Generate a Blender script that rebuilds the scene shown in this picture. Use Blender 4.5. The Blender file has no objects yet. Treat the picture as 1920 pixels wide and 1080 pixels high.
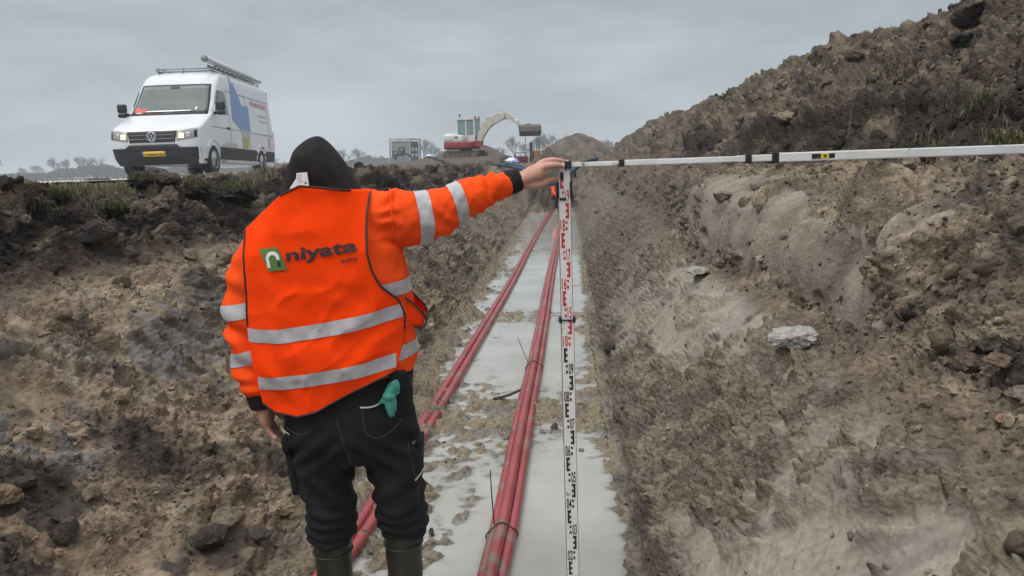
import bpy, bmesh, math, random
import numpy as np
from mathutils import Vector, Matrix
random.seed(7); np.random.seed(7)
D = bpy.data; SC = bpy.context.scene; COL = SC.collection
rad = math.radians

# ------------------------------------------------------------------ camera
CAM_H, PITCH, ROLL, YAW = 1.64, rad(9.49), rad(2.0), rad(4.45)
cam = D.objects.new('camera', D.cameras.new('camera')); COL.objects.link(cam)
cam.data.sensor_width = 36; cam.data.lens = 36*1400/1920
cam.data.clip_start = .05; cam.data.clip_end = 3000
_f = Vector((-math.sin(YAW)*math.cos(PITCH), math.cos(YAW)*math.cos(PITCH), -math.sin(PITCH)))
_r = Vector((math.cos(YAW), math.sin(YAW), 0)); _u = _r.cross(_f)
_r2 = _r*math.cos(ROLL) - _u*math.sin(ROLL); _u2 = _u*math.cos(ROLL) + _r*math.sin(ROLL)
cam.matrix_world = Matrix(((_r2.x,_u2.x,-_f.x,0),(_r2.y,_u2.y,-_f.y,0),(_r2.z,_u2.z,-_f.z,CAM_H),(0,0,0,1)))
SC.camera = cam

# ------------------------------------------------------------------ world, sun, exposure
SUN_EL, SUN_AZ = rad(58), rad(-150)          # azimuth of the (hidden) sun: behind left
W = D.worlds.new('World'); SC.world = W; W.use_nodes = True
nt = W.node_tree; nt.nodes.clear()
def N(t, typ, **kw):
    n = t.nodes.new(typ)
    for k, v in kw.items(): setattr(n, k, v)
    return n
out = N(nt, 'ShaderNodeOutputWorld'); bg = N(nt, 'ShaderNodeBackground'); bg2 = N(nt, 'ShaderNodeBackground'); add = N(nt, 'ShaderNodeAddShader')
sky = N(nt, 'ShaderNodeTexSky', sky_type='NISHITA', sun_disc=False)
sky.sun_elevation = SUN_EL; sky.sun_rotation = SUN_AZ; sky.dust_density = 4
nt.links.new(sky.outputs[0], bg.inputs[0]); bg.inputs[1].default_value = .05*.2
tc = N(nt, 'ShaderNodeTexCoord'); sep = N(nt, 'ShaderNodeSeparateXYZ'); nt.links.new(tc.outputs['Generated'], sep.inputs[0])
ramp = N(nt, 'ShaderNodeValToRGB'); cr = ramp.color_ramp
stops = [(0.0,(.46,.515,.555)),(.08,(.445,.50,.545)),(.2,(.39,.445,.49)),(.34,(.42,.46,.49)),(.6,(1.05,1.08,1.10)),(1.0,(1.85,1.87,1.88))]
for i,(p,c) in enumerate(stops):
    e = cr.elements[i] if i < 2 else cr.elements.new(p)
    e.position = p; e.color = (*c,1)
nt.links.new(sep.outputs[2], ramp.inputs[0])
mp = N(nt, 'ShaderNodeMapping'); mp.inputs['Scale'].default_value = (1.9,1.9,6.5); nt.links.new(tc.outputs['Generated'], mp.inputs[0])
nz = N(nt, 'ShaderNodeTexNoise'); nz.inputs['Scale'].default_value = 1.5; nz.inputs['Detail'].default_value = 6; nz.inputs['Roughness'].default_value = .58
nt.links.new(mp.outputs[0], nz.inputs['Vector'])
mr = N(nt, 'ShaderNodeMapRange'); mr.inputs[1].default_value=.3; mr.inputs[2].default_value=.7; mr.inputs[3].default_value=.76; mr.inputs[4].default_value=1.22
nt.links.new(nz.outputs[0], mr.inputs[0])
mul = N(nt, 'ShaderNodeMix', data_type='RGBA', blend_type='MULTIPLY'); mul.inputs[0].default_value = 1
nt.links.new(ramp.outputs[0], mul.inputs[6]); nt.links.new(mr.outputs[0], mul.inputs[7])
nt.links.new(mul.outputs[2], bg2.inputs[0]); bg2.inputs[1].default_value = 1.0
nt.links.new(bg.outputs[0], add.inputs[0]); nt.links.new(bg2.outputs[0], add.inputs[1]); nt.links.new(add.outputs[0], out.inputs[0])
sun = D.objects.new('sun', D.lights.new('sun', 'SUN')); COL.objects.link(sun)
sun.data.energy = 1.25; sun.data.angle = rad(18); sun.data.color = (1,.97,.93)
_sd = Vector((math.cos(SUN_EL)*-.75, math.cos(SUN_EL)*-.66, math.sin(SUN_EL)))
sun.rotation_euler = _sd.to_track_quat('Z','Y').to_euler()
vs = SC.view_settings; vs.view_transform = 'Standard'; vs.look = 'None'; vs.exposure = 0; vs.gamma = 1
SC.cycles.volume_max_steps = 64; SC.cycles.volume_bounces = 1

# ------------------------------------------------------------------ helpers
def L(x, y, z=0):
    """camera-aligned local (right, forward, height) -> world"""
    c, s = math.cos(YAW), math.sin(YAW)
    return Vector((x*c - y*s, x*s + y*c, z))
def npL(P):
    c, s = math.cos(YAW), math.sin(YAW); P = np.asarray(P, float)
    return np.stack([P[:,0]*c-P[:,1]*s, P[:,0]*s+P[:,1]*c, P[:,2]], 1)
def tag(o, label=None, cat=None, group=None, kind=None):
    if label: o['label'] = label
    if cat: o['category'] = cat
    if group: o['group'] = group
    if kind: o['kind'] = kind
    return o
def empty(name, loc=(0,0,0), rz=0.):
    o = D.objects.new(name, None); COL.objects.link(o); o.location = loc; o.rotation_euler = (0,0,rz); o.empty_display_size = .1
    return o
def mesh_obj(name, V, F, mats, parent=None, smooth=True, mi=None):
    me = D.meshes.new(name)
    if isinstance(F, np.ndarray) and F.ndim == 2:
        n = len(F); k = F.shape[1]
        me.vertices.add(len(V)); me.vertices.foreach_set('co', np.asarray(V, np.float32).ravel())
        me.loops.add(n*k); me.loops.foreach_set('vertex_index', F.astype(np.int32).ravel())
        me.polygons.add(n); me.polygons.foreach_set('loop_start', np.arange(0, n*k, k, dtype=np.int32))
        me.update(calc_edges=True)
    else:
        me.from_pydata([tuple(v) for v in V], [], [tuple(f) for f in F]); me.update()
    if not isinstance(mats, (list, tuple)): mats = [mats]
    for m in mats:
        if m: me.materials.append(m)
    me.polygons.foreach_set('use_smooth', [smooth]*len(me.polygons))
    if mi is not None: me.polygons.foreach_set('material_index', mi)
    o = D.objects.new(name, me); COL.objects.link(o)
    if parent: o.parent = parent
    return o
class MB:
    """collects shapes for one mesh"""
    def __init__(s): s.V=[]; s.F=[]
    def add(s, V, F):
        b=len(s.V); s.V += [tuple(v) for v in V]; s.F += [tuple(i+b for i in f) for f in F]; return s
    def box(s, c, d, rot=None, bev=0.):
        bm = bmesh.new(); bmesh.ops.create_cube(bm, size=1)
        bmesh.ops.scale(bm, vec=d, verts=bm.verts)
        if bev: bmesh.ops.bevel(bm, geom=bm.edges[:], offset=bev, segments=2, affect='EDGES', profile=.6)
        if rot is not None: bmesh.ops.transform(bm, matrix=rot.to_4x4(), verts=bm.verts)
        bmesh.ops.translate(bm, vec=c, verts=bm.verts); bm.verts.index_update()
        s.add([v.co for v in bm.verts], [[v.index for v in f.verts] for f in bm.faces]); bm.free(); return s
    def tube(s, pts, r, n=8, sub=0, cap=True, ref=(0,0,1)):
        V,F = tube(pts, r, n, sub, cap, ref); return s.add(V,F)
    def prism(s, poly, d, off=0.):
        """poly list of 3d pts, thickness vector d"""
        d=Vector(d); P=[Vector(p) for p in poly]; n=len(P)
        V=[p for p in P]+[p+d for p in P]
        F=[list(range(n))[::-1], list(range(n,2*n))]+[[i,(i+1)%n,n+(i+1)%n,n+i] for i in range(n)]
        return s.add(V,F)
    def cyl(s, a, b, r, n=16, r2=None): return s.add(*tube([a,b],[r, r if r2 is None else r2], n))
    def ball(s, c, r, sub=2):
        bm=bmesh.new(); bmesh.ops.create_icosphere(bm, subdivisions=sub, radius=1)
        bmesh.ops.scale(bm, vec=(r,r,r) if not hasattr(r,'__len__') else r, verts=bm.verts); bmesh.ops.translate(bm, vec=c, verts=bm.verts); bm.verts.index_update()
        s.add([v.co for v in bm.verts], [[v.index for v in f.verts] for f in bm.faces]); bm.free(); return s
    def build(s, name, mat, parent=None, smooth=False): 
        o = mesh_obj(name, s.V, s.F, mat, parent, smooth)
        bm=bmesh.new(); bm.from_mesh(o.data); bmesh.ops.recalc_face_normals(bm, faces=bm.faces); bm.to_mesh(o.data); bm.free()
        return o
def catmull(P, sub):
    P=np.asarray(P,float); n=len(P); out=[]
    for i in range(n-1):
        p0=P[max(i-1,0)];p1=P[i];p2=P[i+1];p3=P[min(i+2,n-1)]
        for k in range(sub):
            t=k/sub; out.append(.5*((2*p1)+(-p0+p2)*t+(2*p0-5*p1+4*p2-p3)*t*t+(-p0+3*p1-3*p2+p3)*t**3))
    out.append(P[-1]); return np.array(out)
def tube(pts, r, n=8, sub=0, cap=True, ref=(0,0,1), p=2.):
    """r: scalar, or list of scalars / (r1,r2). r1 along cross(T,ref), r2 along the other."""
    pts=np.asarray(pts,float)
    if not hasattr(r,'__len__'): r=[r]*len(pts)
    R=np.array([(q,q) if not hasattr(q,'__len__') else q for q in r],float)
    if sub:
        A=catmull(np.hstack([pts,R]),sub); pts=A[:,:3]; R=A[:,3:]
    m=len(pts); T=np.gradient(pts,axis=0); T/= np.linalg.norm(T,axis=1,keepdims=True)+1e-12
    ref=np.asarray(ref,float)
    if abs(T[0]@ref)>.95*np.linalg.norm(ref): ref=np.array((0,1.,0)) if abs(T[0][1])<.9 else np.array((1.,0,0))
    V=[];a=np.arange(n)*2*math.pi/n; ca,sa=np.cos(a),np.sin(a)
    if p!=2: ca=np.sign(ca)*abs(ca)**(2/p); sa=np.sign(sa)*abs(sa)**(2/p)
    for i in range(m):
        x=np.cross(T[i],ref); x/=np.linalg.norm(x)+1e-12; y=np.cross(x,T[i])
        V.append(pts[i]+np.outer(ca*R[i,0],x)+np.outer(sa*R[i,1],y))
    V=np.vstack(V); F=[]
    for i in range(m-1):
        for k in range(n):
            F.append((i*n+k,i*n+(k+1)%n,(i+1)*n+(k+1)%n,(i+1)*n+k))
    if cap: F.append(tuple(range(n))[::-1]); F.append(tuple(range((m-1)*n,m*n)))
    return V,F
# vectorised noise ---------------------------------------------------
def _h(ix,iy,seed):
    h=(ix.astype(np.uint32)*np.uint32(374761393)+iy.astype(np.uint32)*np.uint32(668265263)+np.uint32((seed*2246822519)&0xffffffff))
    h^=h>>np.uint32(13); h*=np.uint32(1274126177); h^=h>>np.uint32(16); return h
def hf(ix,iy,seed): return (_h(ix,iy,seed)&np.uint32(0xffff)).astype(np.float32)/65535.
def pn(x,y,seed=0):
    x=np.asarray(x,np.float32);y=np.asarray(y,np.float32)
    xi=np.floor(x);yi=np.floor(y);xf=x-xi;yf=y-yi;xi=xi.astype(np.int64);yi=yi.astype(np.int64)
    def g(a,b):
        t=hf(xi+a,yi+b,seed)*6.2831853; return np.cos(t)*(xf-a)+np.sin(t)*(yf-b)
    u=xf*xf*xf*(xf*(xf*6-15)+10); v=yf*yf*yf*(yf*(yf*6-15)+10)
    return 1.5*((g(0,0)*(1-u)+g(1,0)*u)*(1-v)+(g(0,1)*(1-u)+g(1,1)*u)*v)
def fbm(x,y,o=4,seed=0,gain=.5):
    s=0;a=1
    for i in range(o): s=s+a*pn(x*2**i,y*2**i,seed+i*17); a*=gain
    return s
def clods(x,y,scale,seed,dens=.8,tilt=.3):
    """rubble heightfield: max over lumpy ellipsoid caps, returns height (m) and a random id"""
    x=x/scale;y=y/scale
    wx=x+.22*pn(x*2.3,y*2.3,seed+5)+.1*pn(x*5.1,y*5.1,seed+7);wy=y+.22*pn(x*2.3,y*2.3,seed+6)+.1*pn(x*5.1,y*5.1,seed+8)
    xi=np.floor(wx).astype(np.int64);yi=np.floor(wy).astype(np.int64)
    H=np.zeros_like(wx);I=np.zeros_like(wx)
    for a in (-1,0,1):
        for b in (-1,0,1):
            cx=xi+a;cy=yi+b
            r1=hf(cx,cy,seed);r2=hf(cx,cy,seed+1);r3=hf(cx,cy,seed+2);r4=hf(cx,cy,seed+3)
            dx=wx-(cx+r1);dy=wy-(cy+r2);t=r3*6.28;c=np.cos(t);s=np.sin(t)
            rr=(.28+.5*r4*r4)*(hf(cx,cy,seed+4)<dens)+1e-4
            d2=((dx*c+dy*s)**2+((dy*c-dx*s)*(1.2+.5*r3))**2)/(rr*rr)
            h=np.clip(1-d2,0,1)**.5*(rr*(.50+.35*r1)+tilt*(dx*c-dy*s))
            m=h>H; H=np.where(m,h,H); I=np.where(m,r3,I)
    return H*scale,I
def sstep(a,b,x):
    t=np.clip((x-a)/(b-a),0,1); return t*t*(3-2*t)

# ------------------------------------------------------------------ materials
def mat(name, col, rough=.6, spec=.5, metal=0., noise=None, bump=None, coat=0., trans=0., emit=None, wear=None):
    m=D.materials.new(name); m.use_nodes=True; t=m.node_tree; b=t.nodes['Principled BSDF']
    b.inputs['Base Color'].default_value=(*col,1); b.inputs['Roughness'].default_value=rough; b.inputs['Metallic'].default_value=metal
    b.inputs['Specular IOR Level'].default_value=spec; b.inputs['Coat Weight'].default_value=coat; b.inputs['Transmission Weight'].default_value=trans
    tc=N(t,'ShaderNodeTexCoord')
    last=None
    if noise:   # (scale, amount)
        n=N(t,'ShaderNodeTexNoise'); n.inputs['Scale'].default_value=noise[0]; n.inputs['Detail'].default_value=5; t.links.new(tc.outputs['Object'],n.inputs['Vector'])
        r=N(t,'ShaderNodeMapRange'); r.inputs[1].default_value=.3;r.inputs[2].default_value=.7;r.inputs[3].default_value=1-noise[1];r.inputs[4].default_value=1+noise[1]; t.links.new(n.outputs[0],r.inputs[0])
        x=N(t,'ShaderNodeMix',data_type='RGBA',blend_type='MULTIPLY'); x.inputs[0].default_value=1; x.inputs[6].default_value=(*col,1); t.links.new(r.outputs[0],x.inputs[7]); last=x.outputs[2]
    if wear:    # (scale, threshold, colour)
        n=N(t,'ShaderNodeTexNoise'); n.inputs['Scale'].default_value=wear[0]; n.inputs['Detail'].default_value=7; n.inputs['Roughness'].default_value=.65; t.links.new(tc.outputs['Object'],n.inputs['Vector'])
        r=N(t,'ShaderNodeMapRange'); r.inputs[1].default_value=wear[1];r.inputs[2].default_value=wear[1]+.08; t.links.new(n.outputs[0],r.inputs[0])
        x=N(t,'ShaderNodeMix',data_type='RGBA'); t.links.new(r.outputs[0],x.inputs[0]); x.inputs[6].default_value=(*col,1); x.inputs[7].default_value=(*wear[2],1)
        if last: t.links.new(last,x.inputs[6])
        last=x.outputs[2]
    if last: t.links.new(last,b.inputs['Base Color'])
    if bump:    # (scale, strength, distance)
        n=N(t,'ShaderNodeTexNoise'); n.inputs['Scale'].default_value=bump[0]; n.inputs['Detail'].default_value=4; t.links.new(tc.outputs['Object'],n.inputs['Vector'])
        u=N(t,'ShaderNodeBump'); u.inputs['Strength'].default_value=bump[1]; u.inputs['Distance'].default_value=bump[2]; t.links.new(n.outputs[0],u.inputs['Height']); t.links.new(u.outputs[0],b.inputs['Normal'])
    if emit: b.inputs['Emission Color'].default_value=(*emit[0],1); b.inputs['Emission Strength'].default_value=emit[1]
    return m
def soil_mat(name, rough=.85, attr='col', spec=.12):
    m=D.materials.new(name); m.use_nodes=True; t=m.node_tree; b=t.nodes['Principled BSDF']
    a=N(t,'ShaderNodeAttribute',attribute_name=attr); tc=N(t,'ShaderNodeTexCoord')
    n=N(t,'ShaderNodeTexNoise'); n.inputs['Scale'].default_value=38; n.inputs['Detail'].default_value=8; n.inputs['Roughness'].default_value=.72; t.links.new(tc.outputs['Object'],n.inputs['Vector'])
    r=N(t,'ShaderNodeMapRange'); r.inputs[1].default_value=.28;r.inputs[2].default_value=.72;r.inputs[3].default_value=.48;r.inputs[4].default_value=1.52; t.links.new(n.outputs[0],r.inputs[0])
    x=N(t,'ShaderNodeMix',data_type='RGBA',blend_type='MULTIPLY'); x.inputs[0].default_value=1; t.links.new(a.outputs['Alpha'],x.inputs[0]); t.links.new(a.outputs['Color'],x.inputs[6]); t.links.new(r.outputs[0],x.inputs[7]); t.links.new(x.outputs[2],b.inputs['Base Color'])
    b.inputs['Roughness'].default_value=rough; b.inputs['Specular IOR Level'].default_value=spec
    u=N(t,'ShaderNodeBump'); u.inputs['Strength'].default_value=.85; u.inputs['Distance'].default_value=.016; k_=N(t,'ShaderNodeMath',operation='MULTIPLY'); k_.inputs[1].default_value=.85; t.links.new(a.outputs['Alpha'],k_.inputs[0]); t.links.new(k_.outputs[0],u.inputs['Strength']); v1=N(t,'ShaderNodeTexVoronoi'); v1.inputs['Scale'].default_value=62; t.links.new(tc.outputs['Object'],v1.inputs['Vector']); v2=N(t,'ShaderNodeTexVoronoi'); v2.inputs['Scale'].default_value=27; t.links.new(tc.outputs['Object'],v2.inputs['Vector'])
    h1=N(t,'ShaderNodeMath',operation='MULTIPLY_ADD'); h1.inputs[1].default_value=-.55; t.links.new(v1.outputs['Distance'],h1.inputs[0]); t.links.new(n.outputs[0],h1.inputs[2])
    h2=N(t,'ShaderNodeMath',operation='MULTIPLY_ADD'); h2.inputs[1].default_value=-.7; t.links.new(v2.outputs['Distance'],h2.inputs[0]); t.links.new(h1.outputs[0],h2.inputs[2])
    t.links.new(h2.outputs[0],u.inputs['Height']); t.links.new(u.outputs[0],b.inputs['Normal'])
    return m
M={}
M['soil']=soil_mat('soil')
M['orange_vest']=mat('orange_vest',(1.0,.058,.003),.85,.05,noise=(3,.04),bump=(420,.12,.002),emit=None)
M['orange_jacket']=mat('orange_jacket',(.92,.078,.006),.8,.15,noise=(6,.10),bump=(350,.15,.002),wear=(14,.66,(.28,.06,.02)))
M['reflective']=mat('reflective_tape',(.43,.42,.44),.42,.5,noise=(30,.12),bump=(200,.15,.001),wear=(26,.64,(.2,.18,.17)))
M['piping']=mat('dark_piping',(.035,.018,.018),.7)
M['black_knit']=mat('black_knit',(.017,.0155,.0165),.9,.2,noise=(60,.3),bump=(300,.3,.002))
M['trouser']=mat('trouser_cloth',(.011,.011,.0135),.85,.25,noise=(9,.3),bump=(260,.2,.002),wear=(9,.70,(.05,.045,.04)))
M['rubber_boot']=mat('rubber_boot',(.018,.021,.016),.42,.5,noise=(14,.35),wear=(7,.60,(.075,.068,.055)))
M['skin']=mat('skin',(.50,.27,.195),.55,.4,noise=(28,.12),bump=(160,.25,.002))
M['hair']=mat('hair',(.03,.02,.015),.7)
M['eye']=mat('eye',(.6,.6,.58),.2)
M['white_tag']=mat('white_tag',(.72,.70,.74),.7)
M['tag_print']=mat('tag_print',(.25,.22,.32),.7)
M['seam']=mat('trouser_seam',(.05,.05,.055),.8)
M['white_trim']=mat('white_trim',(.55,.55,.55),.6)
M['glove']=mat('glove_teal',(.045,.26,.21),.7,noise=(40,.2),bump=(150,.3,.002))
M['logo_green']=mat('logo_green',(.105,.19,.045),.7); M['logo_white']=mat('logo_white',(.75,.74,.72),.7); M['logo_dark']=mat('logo_dark',(.035,.02,.022),.75)
M['pipe_red']=mat('red_pipe',(.265,.044,.047),.33,.5,noise=(3,.25),wear=(4.5,.54,(.21,.125,.105)),bump=(50,.10,.003))
M['wire']=mat('tie_wire',(.02,.018,.017),.5)
M['staff_white']=mat('staff_white',(.80,.79,.77),.5,noise=(30,.06),wear=(34,.62,(.33,.30,.26)))
M['staff_alu']=mat('staff_aluminium',(.78,.78,.77),.42,.5,metal=.15,noise=(8,.12),wear=(16,.60,(.34,.31,.28)))
M['mark_red']=mat('mark_red',(.58,.020,.032),.5,wear=(60,.62,(.6,.45,.42))); M['mark_black']=mat('mark_black',(.02,.02,.02),.5,wear=(60,.64,(.4,.39,.37)))
M['plastic_black']=mat('plastic_black',(.014,.014,.015),.5)
M['yellow']=mat('sticker_yellow',(.75,.55,.02),.5)
M['van_white']=mat('van_white',(.63,.64,.66),.28,.5,coat=.4,noise=(2,.03),wear=(2.2,.66,(.52,.50,.47)))
M['van_black']=mat('van_black',(.022,.023,.025),.5,.4,noise=(6,.3))
M['arch_black']=mat('arch_black',(.008,.008,.008),.9)
M['tyre']=mat('tyre',(.018,.018,.018),.8,noise=(12,.35))
M['rim']=mat('rim',(.30,.31,.32),.4,metal=.6)
M['chrome']=mat('chrome',(.7,.71,.73),.18,metal=1.)
M['alu_step']=mat('alu_step',(.50,.50,.50),.4,metal=.4,wear=(5,.58,(.2,.18,.16)))
M['blue']=mat('graphic_blue',(.115,.20,.44),.35,coat=.3); M['g_grey']=mat('graphic_grey',(.40,.42,.43),.4); M['g_olive']=mat('graphic_olive',(.36,.34,.10),.4); M['g_red']=mat('graphic_red',(.58,.24,.21),.4); M['g_dust']=mat('graphic_brown',(.46,.42,.37),.4)
M['line']=mat('panel_gap',(.16,.165,.17),.6)
M['plate']=mat('plate_yellow',(.70,.44,.035),.45); M['plate_blue']=mat('plate_blue',(.03,.08,.4),.4)
def glass(name,col,rough=.05):
    return mat(name,col,rough,.9,coat=.5)
M['van_glass']=glass('van_glass',(.045,.065,.06)); M['cab_glass']=mat('cab_glass',(.16,.25,.23),.06,.8)
M['lamp_glass']=mat('lamp_glass',(.30,.30,.28),.12,.8); M['lamp_on']=mat('lamp_on',(1,.85,.5),.3,emit=((1,.74,.36),1.6))
M['red_paper']=mat('red_paper',(.75,.10,.07),.6); M['paper']=mat('paper',(.75,.75,.73),.6)
M['dig_white']=mat('digger_white',(.60,.60,.57),.45,noise=(3,.1)); M['dig_red']=mat('digger_red',(.25,.028,.032),.5,noise=(3,.15)); M['dig_boom']=mat('digger_boom',(.50,.48,.42),.5,noise=(3,.15))
M['dig_steel']=mat('digger_steel',(.115,.105,.095),.6,metal=.2,noise=(3,.25)); M['dig_dark']=mat('digger_dark',(.02,.022,.022),.6); M['track']=mat('track',(.06,.053,.048),.85,noise=(6,.3))
M['hi_orange']=mat('hi_orange',(.85,.10,.03),.8)
M['unit_grey']=mat('unit_grey',(.23,.26,.25),.5,noise=(2,.1)); M['unit_dark']=mat('unit_dark',(.05,.055,.06),.6); M['unit_frame']=mat('unit_frame',(.33,.36,.34),.5); M['unit_side']=mat('unit_side',(.13,.15,.18),.5)
M['hose_blue']=mat('hose_blue',(.010,.026,.058),.6); M['hose_pale']=mat('hose_pale',(.055,.095,.14),.6)
M['rust']=mat('machine_rust',(.30,.15,.07),.6,noise=(4,.4)); M['dark_red']=mat('dark_red',(.14,.02,.02),.6)
M['bark']=mat('bark',(.055,.048,.045),.9); M['twig']=mat('twig',(.075,.066,.062),.9)
M['bag_white']=mat('bag_white',(.70,.74,.80),.6); M['bag_blue']=mat('bag_blue',(.25,.38,.66),.6)
M['road']=mat('road',(.44,.42,.40),.85,noise=(.8,.2),bump=(6,.4,.02))

# ------------------------------------------------------------------ terrain
CT=np.array([(-420,1.60),(-30,1.57),(-9,1.53),(-5.5,1.49),(-4.2,1.50),(-3.5,1.50),(-3.05,1.32),(-2.75,1.14),(-2.3,.92),(-1.8,.45),(-1.42,.10),(-1.25,-.02),
 (.20,-.02),(.28,.04),(.52,.36),(.80,.70),(.98,.86),(1.20,.93),(1.34,1.08),(1.50,1.32),(1.70,1.48),(1.95,1.60),(2.4,1.86),(3.2,2.42),(4.1,3.02),(4.7,3.2),(5.4,3.0),(7.4,1.8),(8.6,1.6),(420,1.6)],float)
NSEG=[14,26,50,44,60,62,52,62,82,66,34,150,12,56,60,34,32,36,36,34,36,56,90,90,44,30,30,8,14]
Tc=np.concatenate([i+np.arange(n)/n for i,n in enumerate(NSEG)]+[[len(CT)-1.]])
# far segments spaced geometrically
f0=(Tc<1); Tc[f0]=1-(1-Tc[f0])**2.5; f1=Tc>28; Tc[f1]=28+(Tc[f1]-28)**2.5
Yr=np.concatenate([np.linspace(-6,.6,26)[:-1], np.exp(np.arange(math.log(.6),math.log(1.6),.012)), np.exp(np.arange(math.log(1.6),math.log(12),.0034)),np.exp(np.arange(math.log(12),math.log(66),.0068)), np.geomspace(66.5,620,40)])
TT,YY=np.meshgrid(Tc,Yr); TT=TT.astype(np.float32); YY=YY.astype(np.float32)
def bump(T,lo,hi,w=.5): return sstep(lo-w,lo+w,T)*(1-sstep(hi-w,hi+w,T))
def profile(T,Y):
    ix=np.arange(len(CT))
    def ip(a):
        # smooth interpolation of the control polygon
        return (np.interp(T-.18,ix,a)+np.interp(T+.18,ix,a)+2*np.interp(T,ix,a))/4
    X=ip(CT[:,0]); Z=ip(CT[:,1])
    far=(np.abs(X)>12); X=np.where(far,np.interp(T,ix,CT[:,0]),X)
    # vertical clay cut in the right bank
    cut=sstep(2.7,3.2,Y)*(1-sstep(7.5,9.5,Y))
    w=bump(T,17.6,19.0,.7)
    X=X-cut*w*.10; X=X-cut*np.exp(-((T-19)/.5)**2)*.10; Z=Z-cut*np.exp(-((T-17.2)/.7)**2)*.14
    # left bank shallower and lower close to the camera
    near=1-sstep(2.0,4.4,Y)
    wl=bump(T,6.4,9.6,1.0)
    X=X-near*wl*.18; Z=Z-near*bump(T,6.2,9.3,.9)*.10
    # slow meander of both edges
    n1=pn(Y*.55,Y*0+3.3,11); n2=pn(Y*.5,Y*0+7.7,12); n3=pn(Y*1.7,Y*0+1.7,13)
    X=X+bump(T,5,8.6,1.2)*(n1*.28+n3*.10)+bump(T,15,19.5,1.2)*(n2*.10+n3*.05)
    # trench end
    e=sstep(24.6,28.4,Y+.9*pn(X*1.4,Y*.6,191)+.4*pn(X*4,Y*2,192)); Z=Z+e*np.where((X>-4)&(X<2.2),np.clip(1.56-Z,0,None),0)
    # heap end + long crest variation
    he=1-sstep(48,64,Y+2*pn(Y*0+X*.3,Y*.2,31)); hb=T>20.9
    cr=1+.10*pn(Y*.33,Y*0+.5,14)+.09*pn(Y*.9,Y*0+2.5,15)+.05*pn(Y*2.3,X*.8,16)
    Z=np.where(hb&(T<28.3)&(Z>1.6),1.6+(Z-1.6)*cr*he,Z)
    # gentle field relief
    fm=(T<4.3)|(T>28); Z=Z+np.where(fm,.05*fbm(X*.25,Y*.25,3,19)*np.clip((np.abs(X)-3.5)*.5,0,1),0)
    return X,Z
X0,Z0=profile(TT,YY)
# digger stands on a low rise of dug sand; far cones of sand
def cone(cx,cy,h,r,seed,p=1.25):
    d=np.hypot(X0-cx,YY-cy)*(1+.18*pn(X0*.5+seed,YY*.5,seed)); return h*np.clip(1-d/r,0,1)**p
Z0=Z0+np.where((TT<6)|(TT>11)|(YY>27.5), cone(-6.3,45.5,.75,5.2,41,.6),0)
dX=np.gradient(X0,axis=1);dZ=np.gradient(Z0,axis=1); ln=np.hypot(dX,dZ)+1e-9
S=np.cumsum(np.where(ln>1,1,ln),axis=1)          # arc length along the section
S=S-S[:,[int(np.argmin(abs(Tc-12)))]]; S=S.mean(0,keepdims=True)+0*S; S=S.astype(np.float32)
# normals of the base surface
Pb=np.stack([X0,YY,Z0],-1).astype(np.float64)
du=np.gradient(Pb,axis=1);dv=np.gradient(Pb,axis=0); Nn=np.cross(du,dv); Nn/=np.linalg.norm(Nn,axis=-1,keepdims=True)+1e-12; Nn[Nn[...,2]<0]*=-1
# zone masks
z_field=1-sstep(4.0,4.8,TT); z_bank=bump(TT,4.6,7.1,.4); z_left=bump(TT,7.3,10.6,.4); z_floor=bump(TT,10.75,12.7,.22)
z_low=bump(TT,13.1,16.0,.35); z_bench=bump(TT,16.2,21.0,.35); z_heap=bump(TT,21.2,27.8,.4)
lf=fbm(S*.9,YY*.9,4,51); lf2=fbm(S*2.2,YY*2.2,4,57); lf3=fbm(S*7,YY*7,3,61)
# scraped, smooth areas
streakL=pn(S*1.1+YY*.35,YY*.55-S*.2,71)
smL=z_left*np.clip(sstep(.08,.36,streakL+.35*lf2)+1.2*np.exp(-((X0+2.2)/.4)**2-((YY-3.8)/.6)**2)*sstep(-.4,.1,lf2),0,1)
smR=z_low*(1-.7*sstep(5.5,9,YY))*(1-sstep(15.1,15.7,TT+.6*lf2+.5*pn(S*4,YY*5,178))*(YY<3.6))*sstep(-.01,.07,pn(S*1.2+.3*YY,YY*.75,73)+.40*lf2+.35*pn(S*5,YY*9,175)+.12*lf3)*sstep(13.2,13.9,TT)
phC=YY*1.25+.35*pn(YY*1.1,S*1.3,92); cutm=sstep(2.9,3.2,YY+.3*lf2)*(1-sstep(7.5,9.0,YY))*bump(TT,16.9+.5*pn(YY*1.1,YY*0+2.2,171),18.4+1.3*hf(np.floor(phC).astype(np.int64),np.zeros(S.shape,np.int64),9)+.5*lf2,.18)*sstep(-.55,-.42,lf2+.3*lf3)
smooth=np.clip(smL*.9+smR+cutm,0,1)
d=np.zeros_like(S); cid=np.zeros_like(S)+.5
def addc(mask,scale,seed,dens,amp,fade=None,tilt=.3):
    """add a clod layer where mask>0"""
    global d,cid
    m=mask>.02
    if fade is not None: m&=YY<fade
    m&=YY>.5
    if not m.any(): return
    h,i=clods(S[m],YY[m],scale,seed,dens,tilt)
    k=mask[m]*amp; d[m]+=h*k; cid[m]=np.where(h*k>.012,i,cid[m])
mvar=sstep(-.30,.25,fbm(S*1.5,YY*1.5,3,181)); mvar2=.30+.70*sstep(-.2,.25,fbm(S*1.1+5,YY*1.1,3,182))
rough=(1-.92*smooth)*mvar2
addc(z_bank*(YY<40),.42,101,.7,.75); addc(z_bank,.19,102,.85,.75); addc(z_bank,.085,103,.85,.8,20); addc(z_bank,.04,123,.85,.8,8)
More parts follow.
